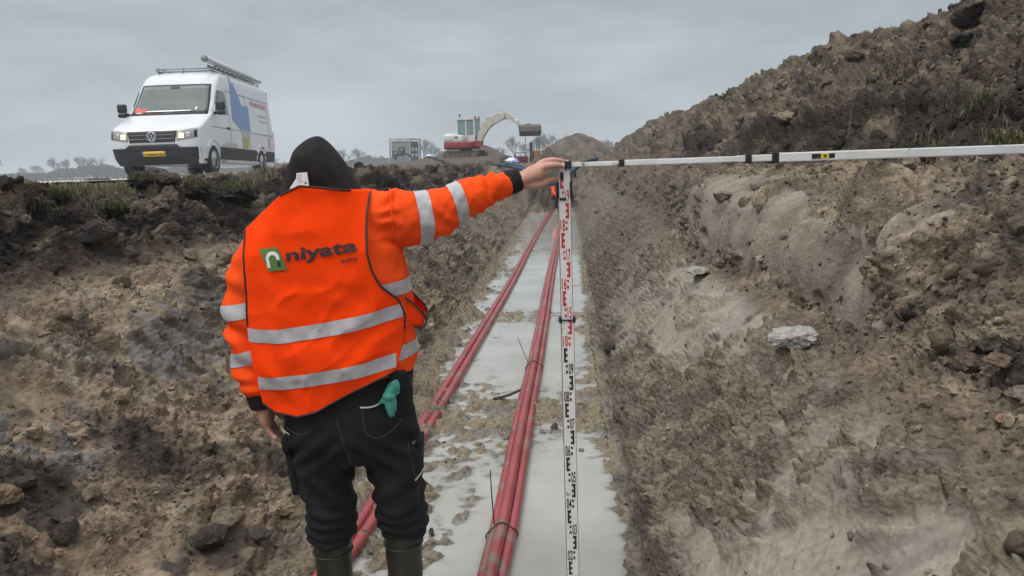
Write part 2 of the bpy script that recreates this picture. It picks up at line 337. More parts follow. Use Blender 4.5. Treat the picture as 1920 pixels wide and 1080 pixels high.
addc(bump(TT,10.9,17,.2)*sstep(24.5,26,YY)*(YY<34),.8,131,.8,.9); addc(bump(TT,10.4,17,.3)*sstep(24.0,25.6,YY)*(YY<34),.35,132,.9,1.1); addc(z_left*rough,.30,104,.35,.7); addc(z_left*rough,.13,105,.7,.85,20); addc(z_left*rough,.055,106,.85,1.05,12); addc(z_left*(.25+.75*rough),.028,126,.85,1.0,7)
addc(bump(TT,12.35,13.3,.25)*mvar,.13,141,.45,.8,20); addc(bump(TT,12.3,13.3,.25)*mvar,.055,142,.6,1.0,12); addc(bump(TT,10.3,11.3,.25),.16,143,.6,.8,20); addc(bump(TT,10.2,11.4,.25),.06,144,.7,1.0,12); addc(z_low*rough,.12,107,.45,.7,20); addc(z_low*rough*mvar,.05,108,.65,.8,12); addc(z_low*rough*mvar,.026,128,.7,.8,6)
addc(z_bench*rough,.30,109,.45,.8); addc(z_bench*rough,.14,110,.8,.9,25); addc(z_bench*rough,.06,111,.85,1.1,12); addc(z_bench*rough,.03,112,.85,1.05,7)
addc(z_heap,.75,113,.8,.5,None,.05); addc(z_heap,.36,114,.9,.7,None,.08); addc(z_heap,.17,115,.9,.95,40,.12); addc(z_heap,.08,116,.9,1.1,20); addc(z_heap,.04,136,.85,1.0,9)
addc(z_field*((X0>-8)),.35,117,.35,.6,40); addc(z_field*(X0>-6.5),.14,118,.7,.6,20)
# diagonal flakes pulled by the bucket teeth on both walls
q=YY*.80-S*.60; q2=YY*.60+S*.80
fl=pn(q2*5.5+.6*lf3,q*26,81); fl2=pn(q2*14,q*60,82); ridg=(1-np.abs(fl))**2
zr=(z_low+.55*bump(TT,16.3,18.0,.4))
flm=zr*sstep(-.25,.35,pn(S*2.1,YY*1.5,83)+.4*lf2)*(YY<14)
def saw(ph,mask): 
    k=ph-np.floor(ph); return (k**1.5)*mask
brk=sstep(-.12,.18,pn(S*6+YY*1.5,YY*8-S*1.2,93)+.35*lf3)
aR=S*.91-YY*.41; bR=YY*.91+S*.41; brk=sstep(-.15,.10,pn(aR*5,bR*15,93)+.25*lf3+.2)
phR=bR*17+1.0*pn(aR*2.2,bR*4,94)+.35*pn(aR*8,bR*12,95)
zfl=np.clip(zr+.55*z_bench*(YY<5),0,1); d+=zfl*(YY<14)*brk*(.052*saw(phR,1)+.020*saw(phR*2.3+.3*fl2,1))*(1-.92*smR*sstep(-.22,-.02,pn(aR*2.6,bR*4.5,187)))
aL_=S*.91+YY*.41; bL_=YY*.91-S*.41; brk=sstep(-.15,.10,pn(aL_*5,bL_*14,193)+.25*lf3+.1)
phL=bL_*14+1.0*pn(aL_*2.2,bL_*4,96)+.35*pn(aL_*8,bL_*12,97)
d+=z_left*(YY<14)*brk*(.044*saw(phL,1)+.018*saw(phL*2.7,1))*sstep(-.25,.1,pn(S*1.3,YY*1.1,98))
d+=flm*(.020*ridg+.020*fl2)*(1-.7*smR)+ z_low*smR*(.0016*pn(bR*45,aR*1.6,188)+.004*pn(aR*3,bR*4,189))*(YY<10)
qL=YY*.75+S*.66;q2L=-YY*.66+S*.75
flL=pn(q2L*5,qL*22,84); d+=z_left*(YY<14)*sstep(-.2,.3,pn(S*1.6,YY*1.3,85))*(.034*(1-np.abs(flL))**2+.015*pn(q2L*13,qL*50,86))*(1-.5*smL)
# clay cut: vertical gouges and cracks

d+=(z_left+z_low*(1-.6*smR)+z_bench)*(.05*lf2*.6+.014*lf3)+z_heap*(.10*lf+.07*lf2)+z_bank*(.10*lf+.08*lf2)+ (z_bench+z_left+z_bank+z_heap)*(YY<12)*.008*fbm(S*22,YY*22,3,64)
d+=z_field*(np.abs(X0)<30)*(.02*lf2)
# floor: silt bars and boot-churned mud standing out of the water
def g2(x,y,rx,ry): return np.exp(-((X0-x)/rx)**2-((YY-y)/ry)**2)
patch=(1.25*g2(-.62,4.6,.50,.80)+1.1*g2(-.05,4.75,.34,.40)+.75*g2(.16,5.5,.16,.8)+1.1*g2(-.5,7.9,.9,.36)+.6*g2(.1,7.2,.2,.5)+2.2*g2(-1.32,2.4,.30,1.3)+.9*g2(-.85,2.2,.22,.7)+1.0*g2(-.72,3.15,.22,.55)*(.5+1.0*np.clip(lf3*2+.3,0,1))+1.5*g2(-1.26,5.6,.24,1.8)
 +.5*g2(-.9,11.5,.3,.6)+1.3*g2(.27,2.55,.06,.28)+.7*g2(.22,6.6,.10,.8)+.7*g2(.2,4.3,.10,.5)+.5*g2(-.1,9.8,.5,.25)+.5*g2(-.6,14,.6,.5)+1.2*g2(-1.25,10,.16,5)+1.1*g2(.24,11,.09,5)+.7*g2(.25,4,.07,2.5)+.9*g2(-1.2,17,.2,5)+.8*g2(-.3,18,.4,.6))
d+=z_floor*(-.017+.040*np.clip(patch,0,1.5)+.014*lf2+.024*lf3*(.3+np.clip(patch,0,1))+.020*fbm(S*16,YY*16,3,65)*(.25+np.clip(patch,0,1)))
d*=1-.88*cutm; d+=cutm*(.13*(phC-np.floor(phC))-.05+.03*pn(YY*3,S*4,99)+.012*pn(YY*3.6,S*.8,87)+.006*pn(YY*19,S*2.5,88)-.03*sstep(.90,.99,1-np.abs(pn(YY*2.3,S*.6,89))))
d*=np.where(YY<.5,.3,1)
P=Pb+Nn*d[...,None]
# colours -------------------------------------------------------------
def C(*c): return np.array(c,np.float32)
def mixc(a,b,t): return a*(1-t[...,None])+b*t[...,None]
dark=C(.032,.027,.024); brown=C(.115,.088,.066); tan=C(.228,.182,.132); sand=C(.232,.208,.170); clay=C(.205,.183,.155); silt=C(.245,.225,.195); grassc=C(.075,.080,.036); greyc=C(.125,.121,.118)
n5=.5+.5*np.clip(lf*1.6,-1,1); n6=.5+.5*np.clip(lf2*1.8,-1,1); n7=.5+.5*np.clip(fbm(S*4.5,YY*4.5,4,66)*1.8,-1,1)
c=np.zeros(S.shape+(3,),np.float32)+brown
fieldc=mixc(C(.080,.067,.052),grassc,sstep(.5,.85,n5)*.8); fieldc=mixc(fieldc,C(.115,.10,.075),sstep(8,14,np.abs(X0))); fieldc=mixc(fieldc,C(.095,.078,.062),np.exp(-((X0+6.3)/6)**2-((YY-45.5)/7)**2)+sstep(24,28,YY)*(np.abs(X0)<9)*.8)
c=mixc(c,fieldc,np.clip(z_field+(TT>28),0,1))
c=mixc(c,mixc(dark,C(.105,.083,.064),sstep(.52,.85,n6*.6+.4*cid)),z_bank)
lc=mixc(C(.170,.130,.093),tan,sstep(.35,.75,n7)); lc=mixc(lc,C(.085,.068,.052),sstep(.60,.74,n6+.35*(n7-.5))*.7); lc=mixc(lc,C(.050,.041,.034),sstep(.36,.44,lf2+.35*lf3+.15*lf)*.85); lc=mixc(lc,greyc,np.clip(1.3*(np.exp(-((X0+2.25-.25*(YY-3.9))/.35)**2-((YY-3.9)/.55)**2)+np.exp(-((X0+2.2)/.22)**2-((YY-2.75)/.22)**2))*sstep(-.05,.22,pn(YY*9+S*2,S*3-YY*2,91)+.3*lf3),0,.8)); lc=mixc(lc,dark*1.3,np.clip(1.4*np.exp(-((X0+1.82)/.26)**2-((YY-3.0)/.20)**2)+1.2*np.exp(-((X0+2.1)/.2)**2-((YY-2.55)/.2)**2)+.8*np.exp(-((X0+2.05)/.3)**2-((YY-4.6)/.2)**2)-.35+.5*lf2,0,.85)); lc=mixc(lc,tan*1.1,.7*np.exp(-((X0+2.55)/.16)**2)*sstep(3.2,4.2,YY)*(1-sstep(6.5,8,YY)))
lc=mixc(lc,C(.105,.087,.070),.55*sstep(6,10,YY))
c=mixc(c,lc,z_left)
c=mixc(c,mixc(mixc(mixc(mixc(C(.20,.188,.162),mixc(C(.155,.138,.112),C(.22,.185,.135),n7),sstep(.0,.022,P[...,2]-.0)),C(.12,.105,.088),sstep(.6,.9,n6)*.6),mixc(C(.06,.05,.042),C(.13,.107,.083),n7),sstep(24.0,25.2,YY+.6*lf2)),C(.20,.165,.115),sstep(.5,.9,np.clip(patch,0,1)*n7*1.5)),bump(TT,10.9,12.8,.35))
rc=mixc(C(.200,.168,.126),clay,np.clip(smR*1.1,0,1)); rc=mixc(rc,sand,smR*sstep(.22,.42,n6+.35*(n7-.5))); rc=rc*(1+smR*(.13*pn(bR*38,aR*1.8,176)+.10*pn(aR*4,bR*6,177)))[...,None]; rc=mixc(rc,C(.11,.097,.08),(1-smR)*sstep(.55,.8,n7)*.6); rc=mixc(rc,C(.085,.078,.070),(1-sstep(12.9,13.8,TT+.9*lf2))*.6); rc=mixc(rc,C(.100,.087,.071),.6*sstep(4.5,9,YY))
foot=bump(TT,12.45,13.7,.22); c=mixc(c,mixc(C(.12,.106,.088),C(.20,.18,.15),sstep(.35,.7,n7)),foot*.6)
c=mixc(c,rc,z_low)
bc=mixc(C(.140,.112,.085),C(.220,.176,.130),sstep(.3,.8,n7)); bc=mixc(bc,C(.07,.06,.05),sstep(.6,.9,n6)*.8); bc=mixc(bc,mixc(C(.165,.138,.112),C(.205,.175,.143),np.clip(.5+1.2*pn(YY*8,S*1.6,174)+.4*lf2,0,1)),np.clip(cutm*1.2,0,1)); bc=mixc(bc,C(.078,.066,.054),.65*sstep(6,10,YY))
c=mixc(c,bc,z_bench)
hc=mixc(C(.095,.074,.056),C(.160,.125,.090),sstep(.35,.9,.5*n7+.5*cid)); hc=mixc(hc,C(.055,.048,.042),sstep(.62,.9,.6*n6+.4*(1-cid))*.9)
c=mixc(c,hc,z_heap)
tops=bump(TT,20.5,22.0,.35)*sstep(.30,.55,n5+.25*n6)*(YY<14); c=mixc(c,dark*1.15,tops*.95)
c*= (1+.30*(cid-.5)*np.clip(z_heap+z_bank+z_bench+.5*z_left,0,1))[...,None]
c=c*(1.0+.16*np.clip(c.mean(-1,keepdims=True)/.2,0,1)); c=c*(1+.13*z_left+.06*z_low+.10*z_bench)[...,None]
COLR=c
ny,nx=S.shape
def terrain(name,i0,i1):
    V=P[:,i0:i1+1].reshape(-1,3); w=i1-i0+1; r=np.arange(ny-1)[:,None]*w; k=np.arange(w-1)[None,:]
    F=np.stack([r+k,r+k+1,r+w+k+1,r+w+k],-1).reshape(-1,4)
    o=mesh_obj(name,V,F,M['soil']); a=o.data.color_attributes.new('col','FLOAT_COLOR','POINT')
    cc=np.ones((len(V),4),np.float32); cc[:,:3]=COLR[:,i0:i1+1].reshape(-1,3); cc[:,3]=(1-.50*smooth)[:,i0:i1+1].ravel(); a.data.foreach_set('color',cc.ravel())
    return tag(o,kind='structure')
iH=int(np.argmin(abs(Tc-21.1)))
terrain('ground',0,iH); terrain('spoil_hill',iH,nx-1)
def gz(x,y):
    """terrain height and colour near world x,y (nearest sample)"""
    j=int(np.argmin(abs(Yr-y))); k=int(np.argmin(abs(P[j,:,0]-x))); return float(P[j,k,2]),COLR[j,k]

# standing water, road ------------------------------------------------
def water_mat():
    m=D.materials.new('muddy_water'); m.use_nodes=True; t=m.node_tree; b=t.nodes['Principled BSDF']
    tc=N(t,'ShaderNodeTexCoord'); n=N(t,'ShaderNodeTexNoise'); n.inputs['Scale'].default_value=1.9; n.inputs['Detail'].default_value=8; t.links.new(tc.outputs['Object'],n.inputs['Vector'])
    r=N(t,'ShaderNodeValToRGB'); r.color_ramp.elements[0].color=(.305,.30,.274,1); r.color_ramp.elements[1].color=(.37,.37,.348,1); r.color_ramp.elements[0].position=.35; r.color_ramp.elements[1].position=.65
    t.links.new(n.outputs[0],r.inputs[0]); t.links.new(r.outputs[0],b.inputs['Base Color'])
    da=N(t,'ShaderNodeAttribute',attribute_name='depth'); m1=N(t,'ShaderNodeMath',operation='MULTIPLY'); m1.inputs[1].default_value=-130.; t.links.new(da.outputs['Fac'],m1.inputs[0]); m2=N(t,'ShaderNodeMath',operation='EXPONENT'); t.links.new(m1.outputs[0],m2.inputs[0]); m3=N(t,'ShaderNodeMath',operation='MULTIPLY_ADD'); m3.inputs[1].default_value=-.80; m3.inputs[2].default_value=1.; t.links.new(m2.outputs[0],m3.inputs[0]); t.links.new(m3.outputs[0],b.inputs['Alpha'])
    b.inputs['Roughness'].default_value=.08; b.inputs['IOR'].default_value=1.33
    n2=N(t,'ShaderNodeTexNoise'); n2.inputs['Scale'].default_value=9; n2.inputs['Detail'].default_value=3; t.links.new(tc.outputs['Object'],n2.inputs['Vector'])
    u=N(t,'ShaderNodeBump'); u.inputs['Strength'].default_value=.08; u.inputs['Distance'].default_value=.01; t.links.new(n2.outputs[0],u.inputs['Height']); t.links.new(u.outputs[0],b.inputs['Normal'])
    return m
M['water']=water_mat()
i0=int(np.argmin(abs(Tc-10.2))); i1=int(np.argmin(abs(Tc-13.6))); j0=int(np.argmin(abs(Yr+4))); j1=int(np.argmin(abs(Yr-26)))
Wp=P[j0:j1:1,i0:i1:2]; wn,wm=Wp.shape[:2]; r_=np.arange(wn-1)[:,None]*wm; k_=np.arange(wm-1)[None,:]
Wv=np.stack([Pb[j0:j1,i0:i1:2,0],Pb[j0:j1,i0:i1:2,1],0*Wp[...,2]],-1).reshape(-1,3); dep=np.clip(-Wp[...,2],0,.2).ravel()
wo=mesh_obj('water',Wv,np.stack([r_+k_,r_+k_+1,r_+wm+k_+1,r_+wm+k_],-1).reshape(-1,4),M['water']); at_=wo.data.attributes.new('depth','FLOAT','POINT'); at_.data.foreach_set('value',dep.astype(np.float32)); tag(wo,kind='structure')
V=[];F=[];ys=np.linspace(4,120,120)
for i,y in enumerate(ys):
    w=.12*math.sin(y*1.7)+.08*math.sin(y*4.1); xo=-.10*(y-16)
    for k in range(9):
        x=-11.6+(4.7)*k/8+xo+(w if k in(0,8) else 0); V.append((x,y,1.595+.008*math.sin(k*1.3+y*.5)))
F=[(9*i+k,9*i+k+1,9*i+10+k,9*i+9+k) for i in range(len(ys)-1) for k in range(8)]
tag(mesh_obj('road',V,F,M['road']),kind='structure')

# ------------------------------------------------------------------ pipes in the trench
def pipe(name,pts,r,label,group):
    A=catmull(np.array(pts),10); V,F=tube(A,r,14)
    o=mesh_obj(name,V,F,M['pipe_red'])
    for p in o.data.polygons: p.use_smooth=True
    return tag(o,label,'pipe',group)
PR=.0285
def path(x0,y0,x1,y1,z,wob,seed):
    rr=random.Random(seed); out=[]
    for k in range(15):
        t=(k/14)**1.6; y=y0+(y1-y0)*t; out.append((x0+(x1-x0)*t+rr.uniform(-wob,wob),y,z+rr.uniform(-.004,.004)))
    return out
# left bundle: two pipes
LB=[(-1.10,-2.5),(-1.035,1.2),(-1.0,2.65),(-.965,3.1),(-.927,4.35),(-.887,6.0),(-.80,9.9),(-.75,14),(-.70,17.8),(-.60,22),(-.50,26.2)]
pipe('pipe',[(x-.029,y,.029) for x,y in LB],PR,'dull red conduit along the left trench side, outer one of the tied pair','red conduits in the trench')
pipe('pipe',[(x+.029,y,.027) for x,y in LB],PR*.98,'dull red conduit of the left pair, inner one next to open water','red conduits in the trench')
RB=[(-.36,-2.5),(-.345,1.2),(-.33,2.66),(-.315,3.25),(-.305,4.7),(-.285,6.5),(-.265,10.7),(-.22,15),(-.16,20),(-.10,26.2)]
pipe('pipe',[(x-.040+.005*math.sin(y),y,.023) for x,y in RB],.0255,'dull red conduit at the left edge of the three tied near the staff','red conduits in the trench')
pipe('pipe',[(x+.038,y,.025) for x,y in RB],.0265,'dull red conduit at the right edge of the three tied, closest to the staff','red conduits in the trench')
pipe('pipe',[(x-.004,y,.054) for x,y in RB],.0275,'dull red conduit lying on top in the middle of the bundle of three','red conduits in the trench')
def atB(B,y):
    a=np.array(B); return float(np.interp(y,a[:,1],a[:,0]))
def tie(B,y,w,label,tail):
    x=atB(B,y); t=empty('tie_wire',(x,y,0)); tag(t,label,'tie wire','wire ties round the conduits')
    pts=[]
    for q in np.linspace(0,2*math.pi,37):
        u=(math.cos(q),math.sin(q)); c_=max(w,key=lambda k:k[0]*u[0]+k[1]*u[1]+k[2]); pts.append((c_[0]+(c_[2]+.003)*u[0],.015*u[0],c_[1]+(c_[2]+.003)*u[1]))
    MB().tube(pts,.0032,6).build('loop',M['wire'],t,True)
    MB().tube(tail,[.003,.0028,.0022],6,4).build('loose_end',M['wire'],t,True)
P2=[(-.029,.029,.029),(.029,.027,.029)]; P3=[(-.040,.023,.026),(.038,.025,.027),(-.004,.054,.028)]
tie(LB,4.05,P2,'dark wire tie round the left red conduit pair with upright loose end',[(-.058,0,.04),(-.10,.02,.14),(-.115,.03,.26)])
tie(RB,3.05,P3,'dark wire tie nearest the camera round the right conduit bundle',[(-.03,-.01,.08),(-.04,.02,.20),(-.045,.05,.31)])
tie(RB,5.75,P3,'dark wire tie with slanting loose end, farther along the right bundle',[(-.045,0,.07),(-.09,.04,.17),(-.13,.06,.27)])
o=MB().tube([(-.54,4.92,.045),(-.45,4.95,.055),(-.36,5.05,.065)],[.009,.010,.009],6,3).build('stick',M['bark'],None,True); tag(o,'short dark stick leaning on the right conduit bundle over the mud','stick')

# ------------------------------------------------------------------ staffs
DIG={}
def textmesh(s,size=1.,off=0.):
    cu=D.curves.new('lettering','FONT'); cu.body=s; cu.size=size; cu.offset=off; cu.resolution_u=4
    o=D.objects.new('lettering',cu); COL.objects.link(o); bpy.context.view_layer.update()
    me=bpy.data.meshes.new_from_object(o.evaluated_get(bpy.context.evaluated_depsgraph_get())); D.objects.remove(o); D.curves.remove(cu)
    V=np.array([v.co[:] for v in me.vertices]); F=[tuple(p.vertices) for p in me.polygons]; D.meshes.remove(me); return V,F
def fit(V,x0,x1,y0,y1):
    V=V.copy(); a=V.min(0);b=V.max(0)
    V[:,0]=x0+(V[:,0]-a[0])/(b[0]-a[0])*(x1-x0); V[:,1]=y0+(V[:,1]-a[1])/(b[1]-a[1])*(y1-y0); return V
def staff_marks(o,z0,z1,num0,w,yf):
    """E marks of a decimetre scale on the face y=yf, from local z0 up to z1; num0 = reading (dm) at z0"""
    k=0; z=z0
    while z<z1-.001:
        n=num0+k; mt=M['mark_red' if n>=10 else 'mark_black']; tgt=MB(); flip=(n%2==0)   # odd: E on the left
        s=-1 if not flip else 1
        def q(u0,u1,a,b):   # u from E side edge (0) to far (1)
            X=[s*(w/2-.002-(u*(w-.004))) for u in (u0,u1)]; X.sort()
            a=z+a;b=min(z+b,z1)
            if b>a: tgt.prism([(X[0],yf,a),(X[1],yf,a),(X[1],yf,b),(X[0],yf,b)],(0,-.0007,0))
        q(.10,.28,.050,.100)
        for a in (.050,.0705,.091): q(.281,.44,a,a+.009)
        q(.26,.44,.032,.041); q(.26,.44,.010,.020); q(.55,.95,-.0012,.0012)
        if z+.045<z1:
            V,F=textmesh('%02d'%n,1,.015); V=fit(V,*( (s*-.001+(.0 if s<0 else -w*.40),(w*.40 if s<0 else -.0)) ),z+.006,z+.046)
            mesh_obj('number',[(v[0],yf-.0008,v[1]) for v in V],F,mt,o,False)
        if tgt.V: tgt.build('scale_mark',mt,o)
        k+=1; z+=.1
sp=L(.187,2.53); st=empty('levelling_staff',sp,YAW); tag(st,'upright white measuring staff with red and black E marks standing in the water','measuring staff')
def section(parent,z0,z1,w,t,num0,yo=0):
    b=MB(); b.box((0,yo,(z0+z1)/2),(w,t,z1-z0),bev=.002); o=b.build('staff_section',M['staff_white'],parent)
    for s in(-1,1): MB().box((s*(w/2+.0005),yo,(z0+z1)/2),(.003,t*.8,z1-z0-.004)).build('edge_rail',M['unit_grey'],o)
    staff_marks(o,z0,z1,num0,w,yo-t/2-.0003)
section(st,-.06+.06,1.10,.0415,.022,0)
section(st,1.10,1.62,.0385,.018,15,.0)
for z in (1.10,):
    c=MB(); c.box((0,0,z),(.0335,.03,.004)); 
    for s in(-1,1): c.box((s*.0235,0,z),(.010,.032,.020),bev=.002)
    c.build('joint_clamp',M['plastic_black'],st)
for s in(-1,1): MB().box((s*.0225,0,1.545),(.009,.03,.055),bev=.002).box((s*.026,-.006,1.525),(.006,.016,.02),bev=.002).build('lock_catch',M['plastic_black'],st)
MB().box((-.006,-.0115,1.515),(.022,.003,.009)).build('black_band',M['mark_black'],st); MB().box((-.008,-.0115,1.592),(.012,.003,.024)).build('black_band',M['mark_black'],st)
# horizontal staff from his fingers to the bank
hp=L(.165,2.53,1.628); hs=empty('telescopic_staff',hp,YAW); tag(hs,'grimy aluminium telescopic staff held level from the hand to the right bank','measuring staff')
def bar(x0,x1,h,t): 
    b=MB(); b.box(((x0+x1)/2,-.03*(x0+x1)/2,0),(x1-x0,t,h),rot=Matrix.Rotation(-.03,3,'Z'),bev=min(h,t)*.12); return b.build('staff_section',M['staff_alu'],hs)
bar(-.02,.21,.0145,.030); bar(.21,.60,.0185,.034); bar(.60,.72,.0215,.040); o=bar(.72,2.35,.0300,.048)
for x,h,w in ((.035,.025,.022),(.212,.025,.018),(.628,.030,.020),(.716,.036,.022)):
    MB().box((x,-.03*x,0),(w,.052,h),bev=.003).build('joint_clamp',M['plastic_black'],hs)
g=MB(); 
for x,z in((.33,.0095),(.10,.008),(.45,.0095),(.63,.016)): MB().box((x,-.03*x,z),(.008,.02,.006)).build('pin',M['plastic_black'],hs)
MB().box((.875,-.03*.875-.0245,0),(.085,.001,.016)).build('sticker',M['mark_black'],o)
s_=MB(); s_.box((.875,-.03*.875-.0252,0),(.026,.001,.016)); s_.build('warning_patch',M['yellow'],o)
MB().prism([(.868,-.0522,.004),(.882,-.0522,.004),(.875,-.0522,-.006)],(0,-.0006,0)).build('warning_triangle',M['mark_black'],o)

# ------------------------------------------------------------------ person
RX,RY=-.56,2.30
person=empty('person',L(RX,RY),YAW)
tag(person,'person seen from behind in orange vest and black hood, right arm stretched to the staffs','person')
def remesh(parts,voxel,smooth=2,it=None):
    V=[];F=[]
    for v,f in parts:
        b=len(V); V+=[tuple(x) for x in v]; F+=[tuple(i+b for i in q) for q in f]
    me=D.meshes.new('tmp'); me.from_pydata(V,[],F); o=D.objects.new('tmp',me); COL.objects.link(o)
    bm=bmesh.new(); bm.from_mesh(me); bmesh.ops.recalc_face_normals(bm,faces=bm.faces); bm.to_mesh(me); bm.free()
    m=o.modifiers.new('r','REMESH'); m.mode='VOXEL'; m.voxel_size=voxel
    if smooth: q=o.modifiers.new('s','SMOOTH'); q.factor=.5; q.iterations=smooth
    bpy.context.view_layer.update(); dg=bpy.context.evaluated_depsgraph_get(); e=o.evaluated_get(dg); r=D.meshes.new_from_object(e)
    D.objects.remove(o); D.meshes.remove(me); return r
def arr(me):
    v=np.empty(len(me.vertices)*3,np.float32); me.vertices.foreach_get('co',v); n=np.empty(len(me.vertices)*3,np.float32); me.vertex_normals.foreach_get('vector',n); return v.reshape(-1,3),n.reshape(-1,3)
def displace(me,fn):
    v,n=arr(me); v=v+n*fn(v,n)[:,None]; me.vertices.foreach_set('co',v.astype(np.float32).ravel()); me.update()
def fin(me,name,m,parent,smooth=True):
    me.name=name; me.materials.clear(); me.materials.append(m); me.polygons.foreach_set('use_smooth',[smooth]*len(me.polygons)); o=D.objects.new(name,me); COL.objects.link(o); o.parent=parent; return o
def T(pts,r,n=20,sub=5,ref=(0,1,0),p=2.): return tube(pts,r,n,sub,True,ref,p)
def ell(c,r,sub=3):
    b=MB(); b.ball(c,r,sub); return b.V,b.F
# -- body: head with face, neck, trunk, legs, hands, one surface
def finger(p,r): return T(p,r,12,5,(0,1,.3))
RHp=[T([(.52,.13,1.565),(.575,.155,1.580),(.61,.165,1.588),(.645,.178,1.600),(.668,.19,1.612)],[(.026,.026),(.024,.027),(.026,.036),(.032,.040),(.028,.032)],16),
 ell((.632,.168,1.582),(.028,.022,.022)),
 finger([(.650,.160,1.606),(.675,.165,1.622),(.705,.18,1.627),(.728,.20,1.626),(.742,.212,1.6225)],[.0125,.0118,.0105,.0095,.007]),
 finger([(.650,.180,1.616),(.678,.186,1.637),(.710,.205,1.643),(.737,.225,1.6405),(.760,.238,1.636)],[.0125,.012,.0105,.0095,.007]),
 finger([(.648,.200,1.620),(.675,.210,1.638),(.706,.228,1.645),(.732,.245,1.643),(.750,.254,1.639)],[.012,.0112,.010,.009,.0068]),
 finger([(.645,.215,1.612),(.665,.230,1.628),(.692,.245,1.635),(.716,.258,1.634),(.728,.262,1.631)],[.011,.0098,.009,.008,.0062]),
 finger([(.612,.158,1.572),(.645,.160,1.566),(.672,.176,1.570),(.697,.198,1.580),(.721,.214,1.584)],[.016,.0155,.0125,.0115,.0085])]
LHp=[T([(-.243,.085,1.0),(-.238,.105,.945),(-.236,.112,.925),(-.230,.122,.885),(-.226,.130,.858)],[(.026,.026),(.022,.026),(.024,.03),(.022,.042),(.018,.040)],16,5,(0,1,0)),
 finger([(-.238,.165,.868),(-.230,.172,.835),(-.214,.17,.812),(-.199,.16,.800)],[.011,.0105,.009,.007]),
 finger([(-.232,.145,.862),(-.222,.150,.822),(-.204,.147,.798),(-.188,.136,.788)],[.0115,.011,.0095,.007]),
 finger([(-.230,.122,.860),(-.218,.124,.824),(-.200,.120,.802),(-.184,.110,.795)],[.011,.0105,.009,.007]),
 finger([(-.230,.102,.864),(-.218,.100,.838),(-.204,.096,.820),(-.192,.090,.814)],[.010,.009,.008,.006]),
 finger([(-.238,.150,.905),(-.222,.172,.885),(-.205,.182,.862),(-.198,.184,.845)],[.014,.0125,.0115,.008])]
hx=-.015
head=[ell((hx,.03,1.60),(.072,.092,.108)),ell((hx,.055,1.545),(.055,.065,.06)),ell((hx,.128,1.585),(.013,.02,.016)),ell((hx,.118,1.605),(.010,.016,.026)),ell((hx,.108,1.548),(.024,.014,.006)),ell((hx,.106,1.536),(.022,.014,.006)),ell((hx,.098,1.508),(.024,.02,.016))]
for s in(-1,1): head+=[ell((hx+s*.074,.025,1.59),(.010,.020,.032)),ell((hx+s*.030,.108,1.628),(.024,.012,.007)),ell((hx+s*.042,.085,1.575),(.022,.024,.02))]
trunk=[T([(.02,.0,.88),(.02,0,1.0),(.0,0,1.2),(-.02,0,1.38),(-.02,0,1.47),(-.015,.015,1.53),(-.015,.03,1.58)],[(.15,.10),(.14,.10),(.16,.11),(.17,.115),(.13,.09),(.055,.055),(.052,.055)],24,5,(0,1,0)),
 T([(.10,0,1.45),(.28,.03,1.485),(.42,.08,1.533),(.53,.135,1.568)],[.065,.052,.042,.03],16),
 T([(-.14,0,1.42),(-.23,-.02,1.32),(-.258,-.04,1.2),(-.252,-.045,1.08),(-.243,-.05,.98)],[.06,.05,.045,.038,.03],16,5,(0,1,0)),
 T([(-.06,0,.90),(-.07,0,.72),(-.06,.0,.5),(-.062,.0,.3),(-.062,.0,.08),(-.062,.06,.04)],[.095,.078,.058,.052,.042,.035],16,5,(0,1,0)),
 T([(.12,0,.90),(.16,0,.72),(.175,.0,.5),(.172,.0,.3),(.172,.0,.08),(.172,.06,.04)],[.095,.078,.058,.052,.042,.035],16,5,(0,1,0))]
LHp=[(np.asarray(v,float)+np.array((0,-.155,0)),f) for v,f in LHp]
bme=remesh(trunk+head+RHp+LHp,.0032,2)
def skinfn(v,n):
    w=np.exp(-((v[:,0]-.66)/.05)**2)
    return .0006*pn(v[:,0]*160,v[:,2]*160+v[:,1]*120,5)+.0005*np.sin(v[:,0]*700)*w
displace(bme,skinfn); body=fin(bme,'body',M['skin'],person)
for s in(-1,1): 
    MB().ball((hx+s*.030,.112,1.607),.011).build('eye',M['eye'],body,True)
NAILM=mat('fingernail',(.62,.42,.36),.35)
for p,a in(((.7435,.2045,1.6255),.0),((.759,.233,1.6405),.0),((.7245,.2075,1.5875),.0)):
    MB().ball(p,(.0058,.0035,.0035),2).build('fingernail',NAILM,body,True)
# -- jacket
tor=T([(.035,.0,1.00),(.03,.0,1.06),(.01,0,1.2),(-.005,0,1.32),(-.02,0,1.42),(-.03,.01,1.49),(-.03,.02,1.555)],[(.208,.135),(.222,.145),(.240,.152),(.238,.152),(.222,.142),(.165,.115),(.10,.085)],40,6,(0,1,0),2.4)
RS=[(.02,0,1.455),(.13,.0,1.482),(.22,.015,1.480),(.29,.035,1.482),(.36,.055,1.505),(.42,.08,1.535),(.49,.115,1.556),(.553,.148,1.575)]
RR=[.085,.095,.087,.081,.071,.060,.051,.0425]
LS=[(-.10,0,1.445),(-.175,-.01,1.405),(-.228,-.02,1.345),(-.253,-.03,1.27),(-.262,-.04,1.18),(-.258,-.045,1.09),(-.247,-.045,1.0),(-.240,-.045,.955)]
LR=[.085,.078,.072,.068,.064,.062,.055,.047]
def taper(r): return [(a,a*1.0) for a in r]
jme=remesh([tor,T(RS,RR,28,6,(0,1,0)),T(LS,LR,28,6,(0,1,0))],.006,4)
